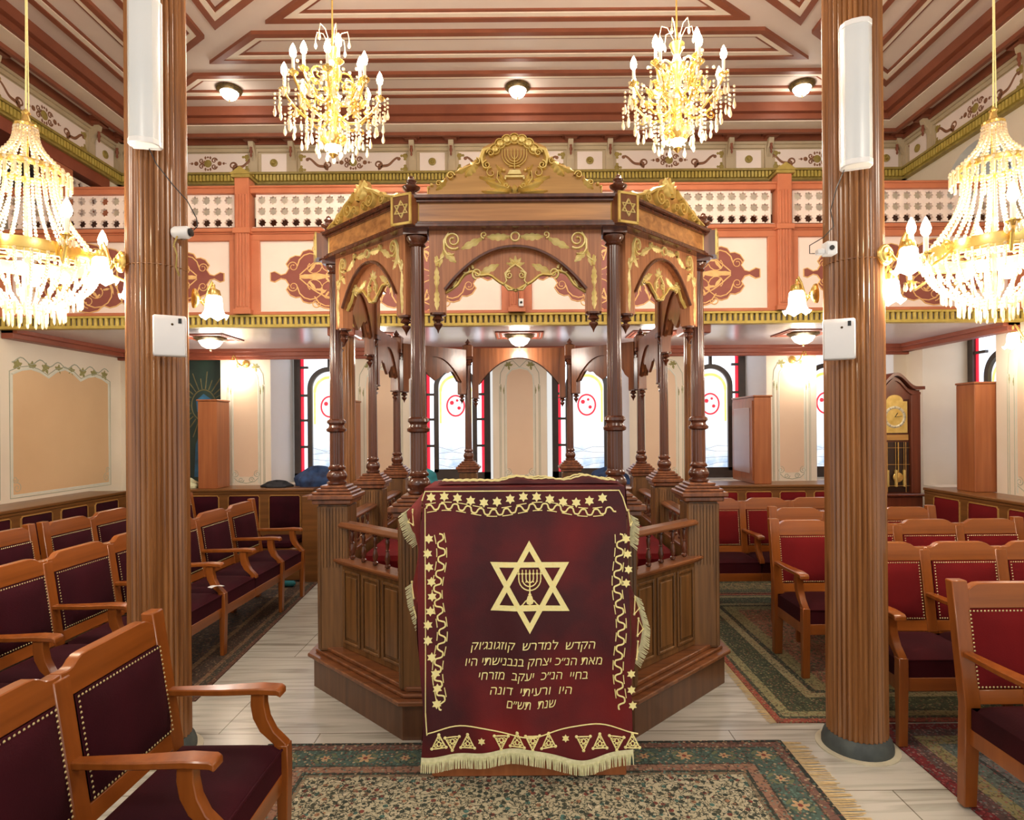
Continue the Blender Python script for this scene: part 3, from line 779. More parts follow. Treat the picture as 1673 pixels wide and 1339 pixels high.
# painted arch high on the right wall
rt = bpy.data.objects.new('trim_54', None); COL.objects.link(rt); rt.location = (XR, 5.0, 0); rt.rotation_euler = (0, 0, rad(-90)); struct(rt)
f = FLy(-.001); m = MB(); N = 16
m.plate([(.42 * cos(PI * i / N), 4.0 + .5 * sin(PI * i / N)) for i in range(N + 1)], .002, f); m.build('painted_field', 'peach', rt, smooth=False)
m = MB(); m.ribbon([(.5 * cos(PI * i / N), 3.95 + .58 * sin(PI * i / N)) for i in range(N + 1)], .03, .003, f); m.build('pale_border', 'pgreen', rt)
m = MB()
for i in range(7):
    a = PI * i / 6
    for q in range(4): m.leaf(.5 * cos(a), 3.95 + .58 * sin(a), q * 1.5 + a, .07, .04, .004, f, 2)
m.build('painted_leaf', 'leafp', rt)
# ================================================================== READING PLATFORM (bimah)
BX = -.03
bim = thing('reading_platform', 'walnut octagonal reading platform with gilded carved canopy on turned columns, centre of hall', 'platform', (BX, 0, 0))
CP = [(-.54, 3.37), (.54, 3.37), (1.17, 3.96), (1.17, 4.92), (1.17, 5.87), (.54, 6.5), (-.54, 6.5), (-1.17, 5.87), (-1.17, 4.92), (-1.17, 3.96)]
OP = [(-.62, 3.2), (.62, 3.2), (1.33, 3.9), (1.33, 4.92), (1.33, 5.95), (.62, 6.66), (-.62, 6.66), (-1.33, 5.95), (-1.33, 4.92), (-1.33, 3.9)]
def offs(P, d):
    """offset the octagon outline outwards by d (skips the collinear mid points)"""
    n = len(P); out = []
    for i in range(n):
        p0, p1, p2 = Vector(P[i - 1]), Vector(P[i]), Vector(P[(i + 1) % n])
        t1, t2 = (p1 - p0).normalized(), (p2 - p1).normalized()
        n1, n2 = Vector((t1.y, -t1.x)), Vector((t2.y, -t2.x)); b = n1 + n2
        b = b / b.length; out.append((p1.x + b.x * d / b.dot(n1), p1.y + b.y * d / b.dot(n1)))
    return out
m = MB(); m.prism(offs(OP, -.02), 0, .19, 'z'); m.build('plinth', 'plinth_w', bim, smooth=False)
m = MB(); m.prism(offs(OP, .015), .19, .215, 'z'); m.prism(offs(OP, -.03), .215, .235, 'z'); m.prism(offs(OP, -.06), .235, .26, 'z')
m.build('plinth_moulding', 'walnut_h', bim, bevel=.005, smooth=False)
MB().prism(offs(OP, -.2), .26, .34, 'z').build('floor_deck', 'velvet', bim, smooth=False)
# pedestals and columns
def turned(m, c, z0, s=1, k=1):
    """bulb base of a column, height .13*k"""
    prof = [(.058, 0), (.066, .008), (.066, .018), (.052, .024), (.066, .045), (.068, .062), (.056, .085), (.044, .094), (.056, .1), (.058, .112), (.048, .122), (.046, .13)]
    m.lathe([(r * s, z0 + z * k) for r, z in prof], (c[0], c[1], 0), 18)
for i, c in enumerate(CP):
    front = i in (0, 1, 2, 9)
    s = 1 if front else .86
    wd = .092 if front else .085
    m = MB(); m.cbox((c[0], c[1], .70), (wd * 2, wd * 2, .92)); 
    for q in (-1, 1):
        m.cbox((c[0] + q * (wd - .006), c[1], .70), (.02, wd * 2 + .016, .9)); m.cbox((c[0], c[1] + q * (wd - .006), .70), (wd * 2 + .016, .02, .9))
    for k in range(-3, 4): m.cbox((c[0] + k * .02, c[1] - wd, .95), (.009, .008, .38))
    p = m.build('pedestal', 'base_w', bim, bevel=.003, smooth=False)
    m = MB()
    for j, (r, z, h) in enumerate(((.125, 1.165, .03), (.145, 1.195, .03), (.125, 1.225, .018), (.105, 1.243, .018), (.085, 1.261, .018))):
        m.cbox((c[0], c[1], z + h / 2), (r * 2 * s, r * 2 * s, h))
    m.build('pedestal_cap', 'walnut', p, bevel=.006, smooth=False)
    zc = 2.64 if front else 2.30
    m = MB(); turned(m, c, 1.279, .95 * s)
    if front:
        m.reeded(c, 1.405, 1.62, .044, .043, 12, .09); m.lathe([(r, 1.615 + z) for r, z in ((.044, 0), (.062, .008), (.064, .022), (.05, .032), (.046, .045), (.05, .055), (.06, .062), (.058, .076), (.044, .086))], (c[0], c[1], 0), 18)
        m.reeded(c, 1.70, zc, .042, .036, 12, .09)
    else: m.reeded(c, 1.40, zc, .036, .031, 12, .09)
    co = m.build('column', 'walnut_d', bim)
    m = MB(); m.lathe([(.034 * s, zc - .01), (.05 * s, zc), (.04 * s, zc + .012), (.056 * s, zc + .03), (.06 * s, zc + .045), (.05 * s, zc + .05)], (c[0], c[1], 0), 16); m.cbox((c[0], c[1], zc + .065), (.13 * s, .13 * s, .03))
    m.build('capital', 'walnut_d', co)
# sides: raised panels, rails, balusters
BAL = [(.011, 0), (.017, .006), (.017, .016), (.009, .022), (.014, .035), (.018, .055), (.012, .08), (.008, .095), (.014, .1), (.008, .106), (.011, .125), (.014, .15), (.009, .166), (.016, .172), (.016, .186), (.01, .19)]
n = len(CP)
for i in range(n):
    p, q = Vector(CP[i]), Vector(CP[(i + 1) % n]); mid = (p + q) / 2; L = (q - p).length; rz = math.atan2(q.y - p.y, q.x - p.x)
    h = L / 2 - .085
    f = bpy.data.objects.new('side_section', None); COL.objects.link(f); f.location = (mid.x, mid.y, 0); f.rotation_euler = (0, 0, rz); f.parent = bim
    m = MB(); m.box(-h, h, -.03, .03, .26, .80)
    nf = 3 if L < 1 else 4; 
    for k in range(nf):
        a = -h + .03 + k * (2 * h - .06) / nf; b = a + (2 * h - .06) / nf
        m.box(a + .012, a + .03, -.042, -.03, .30, .755); m.box(b - .03, b - .012, -.042, -.03, .30, .755); m.box(a + .03, b - .03, -.042, -.03, .30, .318); m.box(a + .03, b - .03, -.042, -.03, .737, .755)
        m.prism([(a + .045, .335), (b - .045, .335), (b - .045, .72), (a + .045, .72)], -.04, -.03, 'y')
    m.build('raised_panel', 'base_w', f, bevel=.004, smooth=False)
    m = MB(); m.box(-h - .03, h + .03, -.07, .05, .80, .82); m.box(-h - .02, h + .02, -.055, .04, .785, .80)
    m.build('lower_rail', 'walnut_h', f, bevel=.005, smooth=False)
    m = MB(); m.prism([(-.045, 1.015), (-.05, 1.03), (-.035, 1.05), (.035, 1.05), (.05, 1.03), (.045, 1.015)], -h - (.06 if i in (1, 9) else .0), h + (.06 if i in (1, 9) else 0), 'x')
    m.build('handrail', 'walnut_h', f, bevel=.003, smooth=False)
    nb = 5 if L < 1 else 6
    for k in range(nb):
        x = -h + .03 + (2 * h - .06) * (k + .5) / nb
        MB().lathe([(r, .822 + z * 1.02) for r, z in BAL], (x, 0, 0), 10).build('baluster', 'walnut_d', f)
# inner benches with red cushions
for sx in (-1, 1):
    MB().box(min(sx * .72, sx * 1.08), max(sx * .72, sx * 1.08), 4.1, 5.75, .34, .66).build('bench_box', 'base_w', bim, smooth=False, bevel=.01)
    MB().box(min(sx * .70, sx * 1.08), max(sx * .70, sx * 1.08), 4.1, 5.75, .66, .78).build('bench_cushion', 'velvet', bim, smooth=True, bevel=.03)

# ------------------------------------------------------------------ canopy
m = MB()
def oring(m, P, i0, i1, d0, d1, z0, z1):
    """beam along the outline between vertices i0..i1 (indices may run past the end)"""
    A, B = offs(P, d0), offs(P, d1); n = len(P)
    ids = [k % n for k in range(i0, i1 + 1)]
    vs = []
    for k in ids: vs += [(A[k][0], A[k][1], z0), (B[k][0], B[k][1], z0), (B[k][0], B[k][1], z1), (A[k][0], A[k][1], z1)]
    fs = []
    for k in range(len(ids) - 1):
        a, b = k * 4, k * 4 + 4
        fs += [(a, b, b + 1, a + 1), (a + 1, b + 1, b + 2, a + 2), (a + 2, b + 2, b + 3, a + 3), (a + 3, b + 3, b, a)]
    e = (len(ids) - 1) * 4; fs += [(0, 1, 2, 3), (e, e + 3, e + 2, e + 1)]
    m.add(vs, fs)
Q = offs(OP, -.085)
oring(m, Q, 8, 13, -.01, -.17, 2.735, 2.86)
bm_ = m.build('canopy_beam', 'beam', bim, smooth=False, bevel=.004)
m = MB(); oring(m, Q, 8, 13, .02, -.19, 2.715, 2.735); oring(m, Q, 8, 13, .005, -.18, 2.735, 2.75); oring(m, Q, 8, 13, .03, -.19, 2.865, 2.885); oring(m, Q, 8, 13, .01, -.18, 2.85, 2.865)
m.build('beam_moulding', 'walnut_d', bm_, smooth=False, bevel=.003)
# corner blocks with star and gold edging, finials
for i in (0, 1, 2, 9):
    c = Q[i]; cx, cy = c
    d = Vector((0, 0))
    t0 = (Vector(OP[i]) - Vector(OP[i - 1])).normalized(); t1 = (Vector(OP[(i + 1) % 10]) - Vector(OP[i])).normalized()
    out = Vector((t0.y + t1.y, -t0.x - t1.x)).normalized(); rz = math.atan2(out.x, -out.y)
    cb = MB().cbox((0, -.0, 0), (.116, .09, .155)).build('corner_block', 'walnut', bim, (cx, cy, 2.80), rz, smooth=False)
    m = MB()
    for a, b, c_, d_ in ((-.062, -.05, -.08, .08), (.05, .062, -.08, .08), (-.062, .062, .07, .082), (-.062, .062, -.082, -.07)): m.box(a, b, -.05, -.04, c_, d_)
    m.box(-.0605, -.0575, .03, .045, -.082, .082); m.box(.0575, .0605, .03, .045, -.082, .082)
    m.build('gold_edging', 'gold', cb, smooth=False)
    m = MB(); F = FLy(-.046)
    for a0 in (PI / 2, -PI / 2): 
        t = tri_ring(0, 0, .044, a0); m.ribbon(t + [t[0], t[1]], .011, .006, F)
    m.build('star', 'gold_pale', cb, smooth=False)
    c2 = CP[i]
    MB().lathe([(.05, 0), (.055, .012), (.03, .02), (.022, .035), (.045, .05), (.05, .062), (.028, .075), (.022, .085), (.03, .095), (.016, .108), (.014, .118), (.001, .128)], ((c2[0] + cx) / 2, (c2[1] + cy) / 2, 2.885), 16).build('finial', 'walnut_d', bim)

def arch_panel(i, W, ztop, H, ornate, kind):
    """hanging panel of face i with legs and arch; local x along the face"""
    p, q = Vector(CP[i]), Vector(CP[(i + 1) % 10]); mid = (p + q) / 2; rz = math.atan2(q.y - p.y, q.x - p.x)
    h = W / 2; leg = .085 if ornate else .06
    ap = -.10 * 1.0; spring = -H * .74           # arch apex and springing below the panel top
    a = h - leg; N = 18; R = spring - ap
    def arcz(x): return ap + R * (1 - math.sqrt(max(0, 1 - (x / a) ** 2)) ) if kind == 'ogee' else ap + R * (abs(x / a) ** 2.1)
    m = MB()
    xs = [-h, -a] + [-a + 2 * a * k / N for k in range(1, N)] + [a, h]
    z_lo = [-H, None] + [arcz(x) for x in xs[2:-2]] + [None, -H]
    # legs
    ft = .035
    m.box(-h, -a, -ft, ft, -H, 0); m.box(a, h, -ft, ft, -H, 0)
    for k in range(N):
        x0, x1 = -a + 2 * a * k / N, -a + 2 * a * (k + 1) / N
        z0, z1 = arcz(x0), arcz(x1)
        m.add([(x0, -ft, z0), (x1, -ft, z1), (x1, -ft, 0), (x0, -ft, 0), (x0, ft, z0), (x1, ft, z1), (x1, ft, 0), (x0, ft, 0)], [(0, 1, 2, 3), (4, 7, 6, 5), (0, 4, 5, 1)])
    pn = m.build('arch_panel', 'walnut_p' if ornate else 'walnut', bim, (mid.x, mid.y, ztop), rz, smooth=False)
    if kind != 'rear':
        # thin inner panel with a wavy lower edge
        prof = [(-1, spring - .01), (-.84, spring + .03), (-.74, spring + .09), (-.62, spring + .11), (-.5, spring + .085), (-.36, spring + .09), (-.24, spring + .05), (-.14, spring + .03), (0, spring)]
        prof = prof + [(-x, z) for x, z in prof[-2::-1]]
        def lowz(x):
            for (x0, z0), (x1, z1) in zip(prof, prof[1:]):
                if x <= x1 + 1e-6: return z0 + (z1 - z0) * (x - x0) / (x1 - x0)
        m = MB(); K = 36
        for k in range(K):
            x0, x1 = -1 + 2 * k / K, -1 + 2 * (k + 1) / K
            v = [(x0 * a, y, z) for y in (.0, .02) for z in (lowz(x0), max(lowz(x0), arcz(x0 * a)) + .012)]
            w_ = [(x1 * a, y, z) for y in (.0, .02) for z in (lowz(x1), max(lowz(x1), arcz(x1 * a)) + .012)]
            m.add([v[0], w_[0], w_[1], v[1], v[2], w_[2], w_[3], v[3]], [(0, 1, 2, 3), (4, 7, 6, 5), (0, 4, 5, 1)])
        ip = m.build('inner_panel', 'walnut_p' if ornate else 'walnut', pn, smooth=False)
        m = MB(); m.ribbon([(x * a, lowz(x) + .006) for x in [-1 + 2 * k / K for k in range(K + 1)]], .018 if ornate else .01, .012 if ornate else .004, FLy(0)); m.build('edge_trim', 'gold' if ornate else 'walnut_d', pn)
    m = MB(); m.ribbon([(x, arcz(x) + .006) for x in [-a + 2 * a * k / 24 for k in range(25)]], .022, .012, FLy(-.035)); m.build('arch_moulding', 'walnut_d', pn)
    # pendants
    for s in (-1, 1):
        MB().lathe([(.045, 0), (.045, -.01), (.02, -.016), (.03, -.028), (.034, -.036), (.014, -.044), (.01, -.05), (.024, -.056), (.026, -.064), (.008, -.09), (.001, -.11)][::-1], (s * (h - leg / 2), 0, -H), 14).build('pendant', 'walnut_d', pn)
    if ornate:
        f = FLy(-.035); g = MB(); k = h / .48
        g.scroll(0, -.042, .024, .022, 0, 1, .012, .012, f, 16, 0)
        for s in (-1, 1):
            def F(x, z, o, s=s): return f(s * x * k, z, o)
            g.leaf(.03, -.042, 0, .13, .045, .014, F, 4)
            g.scroll(.172, -.032, .02, .006, -PI / 2, 1.0, .012, .014, F)
            g.leaf(.185, -.05, -.45, .13, .045, .014, F, 3)
            g.scroll(.345, -.06, .05, .012, -2.2, 1.6, .015, .014, F, 26)
            g.ribbon([(.37, -.02), (.395, -.06), (.395, -.11), (.375, -.14), (.34, -.135)], [.012, .018, .016, .012, .008], .013, F)
            g.leaf(.395, -.12, -2.4, .09, .04, .012, F, 3); g.leaf(.398, -.11, -1.3, .1, .025, .012, F, 3)
            g.ribbon([(.40, -.15), (.425, -.17), (.44, -.18), (.445, -.15)], .010, .011, F); g.leaf(.437, -.2, PI / 2, .06, .03, .012, F, 2)
            g.leaf(.438, -.32, PI / 2, .12, .034, .014, F, 4); g.leaf(.438, -.32, -PI / 2, .12, .034, .014, F, 4)
        g.build('gilded_carving', 'gold_pale', pn)
        f = FLy(0); g = MB()
        zc = spring + .1
        # central cartouche
        for s in (-1, 1):
            def F(x, z, o, s=s): return f(s * x * k, z, o)
            g.scroll(.035, zc - .01, .022, .007, PI * .6, -1.3, .012, .012, F)
            g.ribbon([(.0, zc + .05), (.03, zc + .03), (.06, zc), (.05, zc - .04), (.065, zc - .06), (.04, zc - .09), (.0, spring + .01)], .012, .012, F)
            for a_ in (PI / 2, .9, .25): g.leaf(0, zc + .045, a_, .055, .022, .012, F, 2)
            g.leaf(.20, spring + .10, 2.7, .12, .045, .014, F, 3); g.scroll(.215, spring + .10, .03, .008, -1.4, 1.3, .015, .013, F)
            g.scroll(.275, spring + .125, .038, .01, PI, -1.3, .018, .014, F)
            g.leaf(.305, spring + .14, -.95, .13, .05, .015, F, 4); g.ribbon([(.33, spring + .06), (.355, spring + .02), (.385, spring + .01), (.392, spring + .03)], .014, .012, F)
        g.build('gilded_swag', 'gold_pale', ip)
    return pn
arch_panel(0, .94, 2.72, .45, True, 'ogee2')
for i in (1, 9): arch_panel(i, .74, 2.72, .45, True, 'ogee2')
for i in (2, 8): arch_panel(i, .86, 2.72, .50, False, 'side')
for i in (3, 4, 6, 7): arch_panel(i, .86 if i in (3, 7) else .78, 2.45, .46, False, 'side')
arch_panel(5, .98, 2.47, .52, False, 'rear')
# low rear posts with small finials, post above the mid columns
for i in (3, 4, 5, 6, 7, 8):
    c = CP[i]; top = 2.72 if i in (3, 8) else 2.5
    m = MB(); m.cbox((c[0], c[1], (2.38 + top) / 2), (.11, .11, top - 2.38)); o = m.build('post_block', 'walnut', bim, smooth=False, bevel=.006)
    if i not in (3, 8): MB().lathe([(.04, 0), (.045, .01), (.02, .02), (.03, .035), (.018, .05), (.001, .075)], (c[0], c[1], top), 12).build('finial', 'walnut_d', bim)

# front crest with scrolls, lamp stand relief and tablet
cr = MB(); hw = .475
ol = [(-hw, 0), (hw, 0), (hw, .06), (.44, .075), (.40, .085), (.375, .115), (.335, .13), (.30, .145), (.27, .175), (.24, .19), (.215, .205), (.19, .2), (.185, .245), (.17, .275), (.14, .29), (.10, .305), (.05, .318), (0, .322)]
ol = ol + [(-x, z) for x, z in ol[-2:1:-1]]
cr.prism(ol, -.012, .012, 'y')
cro = cr.build('crest', 'gold_wood', bim, (0, 3.33, 2.885), smooth=False)
g = MB(); f = lambda x, z, o: (x, -.012 - 1.7 * o, z)
for k in range(7):
    a = PI * (k + .5 + 1.2) / 9.4
    x, z = .125 * cos(a) * 1.0, .19 + .125 * sin(a)
    g.dome(x, z, .026, .016, f, 12); g.ribbon([(x + .027 * cos(t), z + .027 * sin(t)) for t in [2 * PI * q / 14 for q in range(14)]], .008, .01, f, True)
for s in (-1, 1):
    def F(x, z, o, s=s): return f(s * x, z, o)
    g.scroll(.128, .235, .022, .006, 0, 1.3, .014, .015, F); g.scroll(.15, .17, .024, .006, PI / 2, -1.4, .016, .015, F)
    g.ribbon([(.13, .262), (.165, .25), (.178, .21), (.172, .175)], [.02, .035, .035, .015], .016, F)
    g.leaf(.2, .2, -.9, .11, .06, .018, F, 4); g.scroll(.205, .19, .02, .006, PI / 2, 1.2, .012, .014, F)
    g.leaf(.23, .17, -.35, .1, .04, .014, F, 3); g.scroll(.345, .115, .022, .006, PI, -1.3, .012, .014, F)
    g.leaf(.37, .1, -.8, .08, .04, .014, F, 3); g.scroll(.41, .075, .016, .005, PI, -1.3, .01, .012, F); g.dome(.45, .07, .011, .012, F); g.dome(.468, .055, .008, .012, F)
    g.scroll(.125, .13, .03, .008, PI * .5, -.9, .01, .012, F); g.leaf(.19, .11, PI * 1.05, .09, .03, .013, F, 3)
    g.leaf(.015, .035, .35, .15, .05, .018, F, 4); g.leaf(.03, .02, .1, .15, .035, .016, F, 4); g.leaf(.02, .05, .6, .1, .035, .016, F, 3)
    g.scroll(.045, .06, .016, .005, PI, 1.2, .01, .013, F); g.leaf(.055, .07, 1.2, .07, .026, .013, F, 3); g.leaf(.085, .12, 1.9, .05, .02, .012, F, 2)
    g.dome(.058, .145, .01, .012, F); g.leaf(.07, .14, .9, .05, .02, .012, F, 2)
    g.ribbon([(.09, .14), (.095, .1), (.075, .07)], .008, .01, F)
g.leaf(0, .01, PI / 2, .06, .05, .02, f, 2)
g.ribbon([(-hw + .004, .058), (-hw + .004, .004), (hw - .004, .004), (hw - .004, .058)], .009, .006, f)
g.build('gilded_relief', 'gold', cro)
g = MB()
for r in (.018, .036, .052, .067):
    sc = r / .067
    pts = [(r * cos(a), .232 + (.055 * (r / .067) + .012) * sin(a)) for a in [PI + PI * q / 16 for q in range(17)]]
    pts = [(-r, .258)] + pts + [(r, .258)]
    g.ribbon(pts, .0065, .009, f)
g.ribbon([(0, .26), (0, .15)], .008, .01, f)
g.ribbon([(-.03, .165), (.03, .165)], .006, .008, f)
g.build('menorah_relief', 'gold', cro)
g = MB(); g.plate([(-.038, .122), (.038, .122), (.028, .145), (-.026, .145)], .01, f); g.plate([(-.052, .104), (.052, .104), (.052, .114), (-.052, .114)], .012, f)
for s in (-1, 1): g.plate([(s * .05 - .004, .094), (s * .05 + .004, .094), (s * .05 + .004, .106), (s * .05 - .004, .106)], .012, f)
g.build('tablet_relief', 'gold_pale', cro)
# side crests
for i in (1, 9):
    p, q = Vector(Q[i]), Vector(Q[(i + 1) % 10]); mid = (p + q) / 2; rz = math.atan2(q.y - p.y, q.x - p.x)
    m = MB(); ol = [(-.40, 0), (.40, 0), (.38, .03), (.3, .05), (.22, .08), (.15, .12), (.09, .14), (.06, .2), (.03, .21), (0, .225)]
    ol = ol + [(-x, z) for x, z in ol[-2:1:-1]]
    m.prism(ol, -.012, .012, 'y'); o = m.build('side_crest', 'gold_wood', bim, (mid.x * .985, mid.y + .02, 2.885), rz, smooth=False)
    g = MB()
    for s in (-1, 1):
        def F(x, z, o_, s=s): return f(s * x, z, o_)
        g.scroll(.12, .07, .05, .012, PI * .6, -1.5, .022, .016, F); g.scroll(.24, .045, .035, .008, PI * .6, -1.4, .018, .014, F); g.leaf(.3, .03, .05, .1, .04, .014, F, 3)
        g.leaf(.02, .1, 1.1, .1, .05, .018, F, 3); g.ribbon([(.06, .16), (.1, .13), (.16, .11), (.22, .075), (.3, .045), (.38, .02)], [.02, .03, .03, .025, .02, .01], .014, F); g.scroll(.05, .05, .03, .008, 0, 1.2, .014, .014, F)
    for a_ in (PI / 2, 1.1, 2.04): g.leaf(0, .12, a_, .1, .04, .018, f, 2)
    g.build('gilded_relief', 'gold', o)

# ================================================================== LECTERN + CLOTH
lec = thing('lectern', 'wooden lectern box under the burgundy cloth in front of the platform', 'lectern', (.02, 2.86, 0))
MB().box(-.44, .44, .02, .27, .075, 1.33).build('body', 'cab', lec, bevel=.008, smooth=False)
MB().box(-.455, .455, 0, .29, 0.0105, .085).build('base_board', 'cab', lec, bevel=.006, smooth=False)
MB().box(-.46, .46, -.0, .3, 1.33, 1.35).build('top_board', 'cab', lec, bevel=.006, smooth=False)

cl = thing('embroidered_cloth', 'burgundy velvet cloth with gold star embroidery and Hebrew lettering draped over the lectern', 'cloth', (0, 0, 0))
def xe(z, s):
    """edge of the front sheet at height z"""
    t = (1.36 - z) / 1.3
    if s < 0: return -.455 - .035 * sin(PI * min(1, t * 1.2)) - .05 * max(0, t - .75) * 2
    return .475 + .015 * sin(PI * t * .9) + .045 * max(0, t - .6)
ZT = 1.365
def zb(u): return .115 + .028 * sin(u * 8.5 + 4.2) + .012 * sin(u * 15) + .02 * abs(2 * u - 1)
def ysf(x, z):
    t = (ZT - z) / 1.25
    return 2.845 - .02 * t - t * (.012 * sin(x * 13 + 1.2) + .008 * sin(x * 27 + z * 3)) - .006 * sin(z * 9 + x * 4) * t - .004
def CF(x, z, o):                      # front surface of the cloth
    z2 = min(z, ZT)
    return (x, ysf(x, z2) - .002 - o, z2)
m = MB()
def fs(u, v):
    z = ZT + (zb(u) - ZT) * v; x = xe(z, -1) + (xe(z, 1) - xe(z, -1)) * u
    return (x, ysf(x, z), z)
m.grid(fs, 60, 60)
def ft(u, v):                         # top sheet
    x = xe(ZT, -1) + (xe(ZT, 1) - xe(ZT, -1)) * u
    y = 2.843 + .34 * v
    return (x, y, ZT + (.018 * (1 - (1 - 2 * u) ** 6) if 0 < v else 0) * (1 if v > .02 else 0) * .3)
m.grid(ft, 30, 6)
# side sheets that hang and flare
LE = [(1.365, .0), (1.30, .05), (1.22, .115), (1.13, .075), (1.07, .02), (.98, .035), (.88, .06), (.78, .05), (.66, .012), (.5, .0), (.3, .0), (.12, .01)]
RE = [(1.365, .0), (1.30, .03), (1.18, .06), (1.08, .045), (1.0, .02), (.9, .03), (.78, .07), (.66, .10), (.56, .085), (.46, .03), (.3, .0), (.12, .0)]
def ev(T, z):
    for (z0, a0), (z1, a1) in zip(T, T[1:]):
        if z >= z1: return a0 + (a1 - a0) * (z0 - z) / (z0 - z1)
    return T[-1][1]
def side_pt(s, u, z):
    e = ev(LE if s < 0 else RE, z); y = ysf(xe(z, s), z) + .27 * u
    return (xe(z, s) + s * (e * sin(PI / 2 * u) + .006 * sin(u * 9 + z * 11)), y, z)
for s in (-1, 1):
    m.grid(lambda u, v, s=s: side_pt(s, u, ZT + (.2 - ZT) * v), 8, 50)
sheet = m.build('velvet_sheet', 'velvet_c', cl, ang=60)
# fringe: braid + tassels along the hem and along the flared side edges
m = MB()
pts = [fs(i / 120, 1) for i in range(121)]
for i, p in enumerate(pts[:-1]):
    q = pts[i + 1]
    m.add([(p[0], p[1] - .004, p[2] + .02), (q[0], q[1] - .004, q[2] + .02), (q[0], q[1] - .006, q[2] - .005), (p[0], p[1] - .006, p[2] - .005)], [(0, 1, 2, 3)])
for i in range(230):
    p = fs((i + .5) / 230, 1); j = random.uniform(-.004, .004)
    m.tube([(p[0], p[1] - .005, p[2]), (p[0] + j, p[1] - .008, p[2] - .02), (p[0] + j * 1.5, p[1] - .01, p[2] - .048)], [.0028, .0022, .0016], 4)
m.build('hem_fringe', 'fringe', cl)
m = MB()
for s, ranges in ((-1, ((1.24, 1.07), (.87, .66))), (1, ((1.20, 1.05), (.80, .47)))):
    for za, zb_ in ranges:
        m = MB()
        K = int((za - zb_) / .005)
        for i in range(K):
            z = za + (zb_ - za) * i / K; p = side_pt(s, 1, z); p1 = side_pt(s, 1, z - .006)
            m.tube([(p[0], p[1] - .02, p[2]), (p[0] + s * .018, p[1] - .03, p[2] - .012), (p[0] + s * .045, p[1] - .035, p[2] - .03 + random.uniform(-.006, .006))], [.0032, .0025, .0018], 4)
            m.add([(p[0] - s * .012, p[1] - .03, p[2]), (p1[0] - s * .012, p1[1] - .03, p1[2]), (p1[0] + s * .004, p1[1] - .024, p1[2]), (p[0] + s * .004, p[1] - .024, p[2])], [(0, 1, 2, 3)])
        m.build('side_fringe', 'fringe', cl)
# big star of two interlaced triangles (world units on the front plane)
def px(u, v, y=2.83): return ((u - 853) * y / 1000, 1.65 - (v - 695 + .0079 * (u - 853)) * y / 1000)
def dens(pts, n):
    out = []
    for a, b in zip(pts, pts[1:]):
        for k in range(n): out.append((a[0] + (b[0] - a[0]) * k / n, a[1] + (b[1] - a[1]) * k / n))
    return out + [pts[-1]]
m = MB()
for tri in (((863, 883), (799, 997), (928, 997)), ((799, 918), (928, 918), (863, 1034))):
    v = [Vector(px(*t)) for t in tri]; c = sum(v, Vector((0, 0))) / 3
    inn = [c + (p - c) * .80 for p in v]; wv = .024
    inn = [c + (p - c) * (1 - wv * 2 / ((p - c).length)) for p in v]
    for i in range(3):
        o0, o1, i0, i1 = v[i], v[(i + 1) % 3], inn[i], inn[(i + 1) % 3]
        K = 10; vs = []
        for k in range(K + 1):
            t = k / K; a = o0 + (o1 - o0) * t; b = i0 + (i1 - i0) * t
            vs += [CF(a.x, a.y, 0), CF(a.x, a.y, .003 + .0006 * (tri[0][1] < 900)), CF(b.x, b.y, .003 + .0006 * (tri[0][1] < 900)), CF(b.x, b.y, 0)]
        m.add(vs, [(k * 4 + j, k * 4 + j + 1, k * 4 + j + 5, k * 4 + j + 4) for k in range(K) for j in range(3)])
m.build('star_emblem', 'thread', cl, smooth=False)
m = MB()
def P(u, v): return px(u, v)
cx_, cv = 863.5, 945
for r in (6, 12, 18):
    pts = [P(cx_ - r, cv - 8)] + [P(cx_ + r * cos(a), cv + (r * 1.05) * sin(a)) for a in [PI - PI * q / 12 for q in range(13)]] + [P(cx_ + r, cv - 8)]
    m.ribbon(pts, .006, .003, CF)
for r in (-18, -12, -6, 0, 6, 12, 18):
    m.ribbon([P(cx_ + r - 2.2, cv - 8), P(cx_ + r + 2.2, cv - 8)], .007, .003, CF); m.ribbon([P(cx_ + r, cv - 15), P(cx_ + r, cv - 9)], .005, .0035, CF)
    m.dome(*P(cx_ + r, cv + (18 if r == 0 else (18 ** 2 - r * r) ** .5 * .3)), .004, .003, CF, 6)
m.ribbon([P(cx_, cv - 12), P(cx_, cv + 38)], .007, .003, CF)
for dz, r in ((26, 3), (31, 5), (36, 7)): m.dome(*P(cx_, cv + dz), r * .0026, .003, CF, 8)
for s in (-1, 1):
    m.ribbon([P(cx_, cv + 33), P(cx_ + s * 7, cv + 36), P(cx_ + s * 12, cv + 42), P(cx_ + s * 15, cv + 44)], .006, .003, CF)
m.ribbon([P(cx_ - 15, cv + 44), P(cx_ + 15, cv + 44)], .008, .003, CF)
m.build('menorah_emblem', 'thread', cl)
# rows of small stars
def star_plate(u, v, r):
    x, z = P(u, v); MB().plate([(a, b) for a, b in star6(x, z, r, a0=PI / 2)], .003, CF).build('embroidered_star', 'thread', cl, smooth=False)
for k in range(14):
    u = 703 + k * 21.6; v = 816 + 5 * sin((k + .3) * .95 + 3.6); star_plate(u, v, .024)
LV = [(699, 880), (697, 904), (699, 926), (703, 950), (704, 974), (701, 998), (697, 1020), (697, 1045), (703, 1072), (709, 1098), (712, 1122), (711, 1146)]
for u, v in LV: star_plate(u, v, .023)
for u, v in [(1022, 880), (1024, 905), (1025, 930), (1021, 952), (1027, 1098), (1027, 1124), (1029, 1149)]: star_plate(u, v, .021)
star_plate(783, 1209, .018); star_plate(920, 1205, .018)
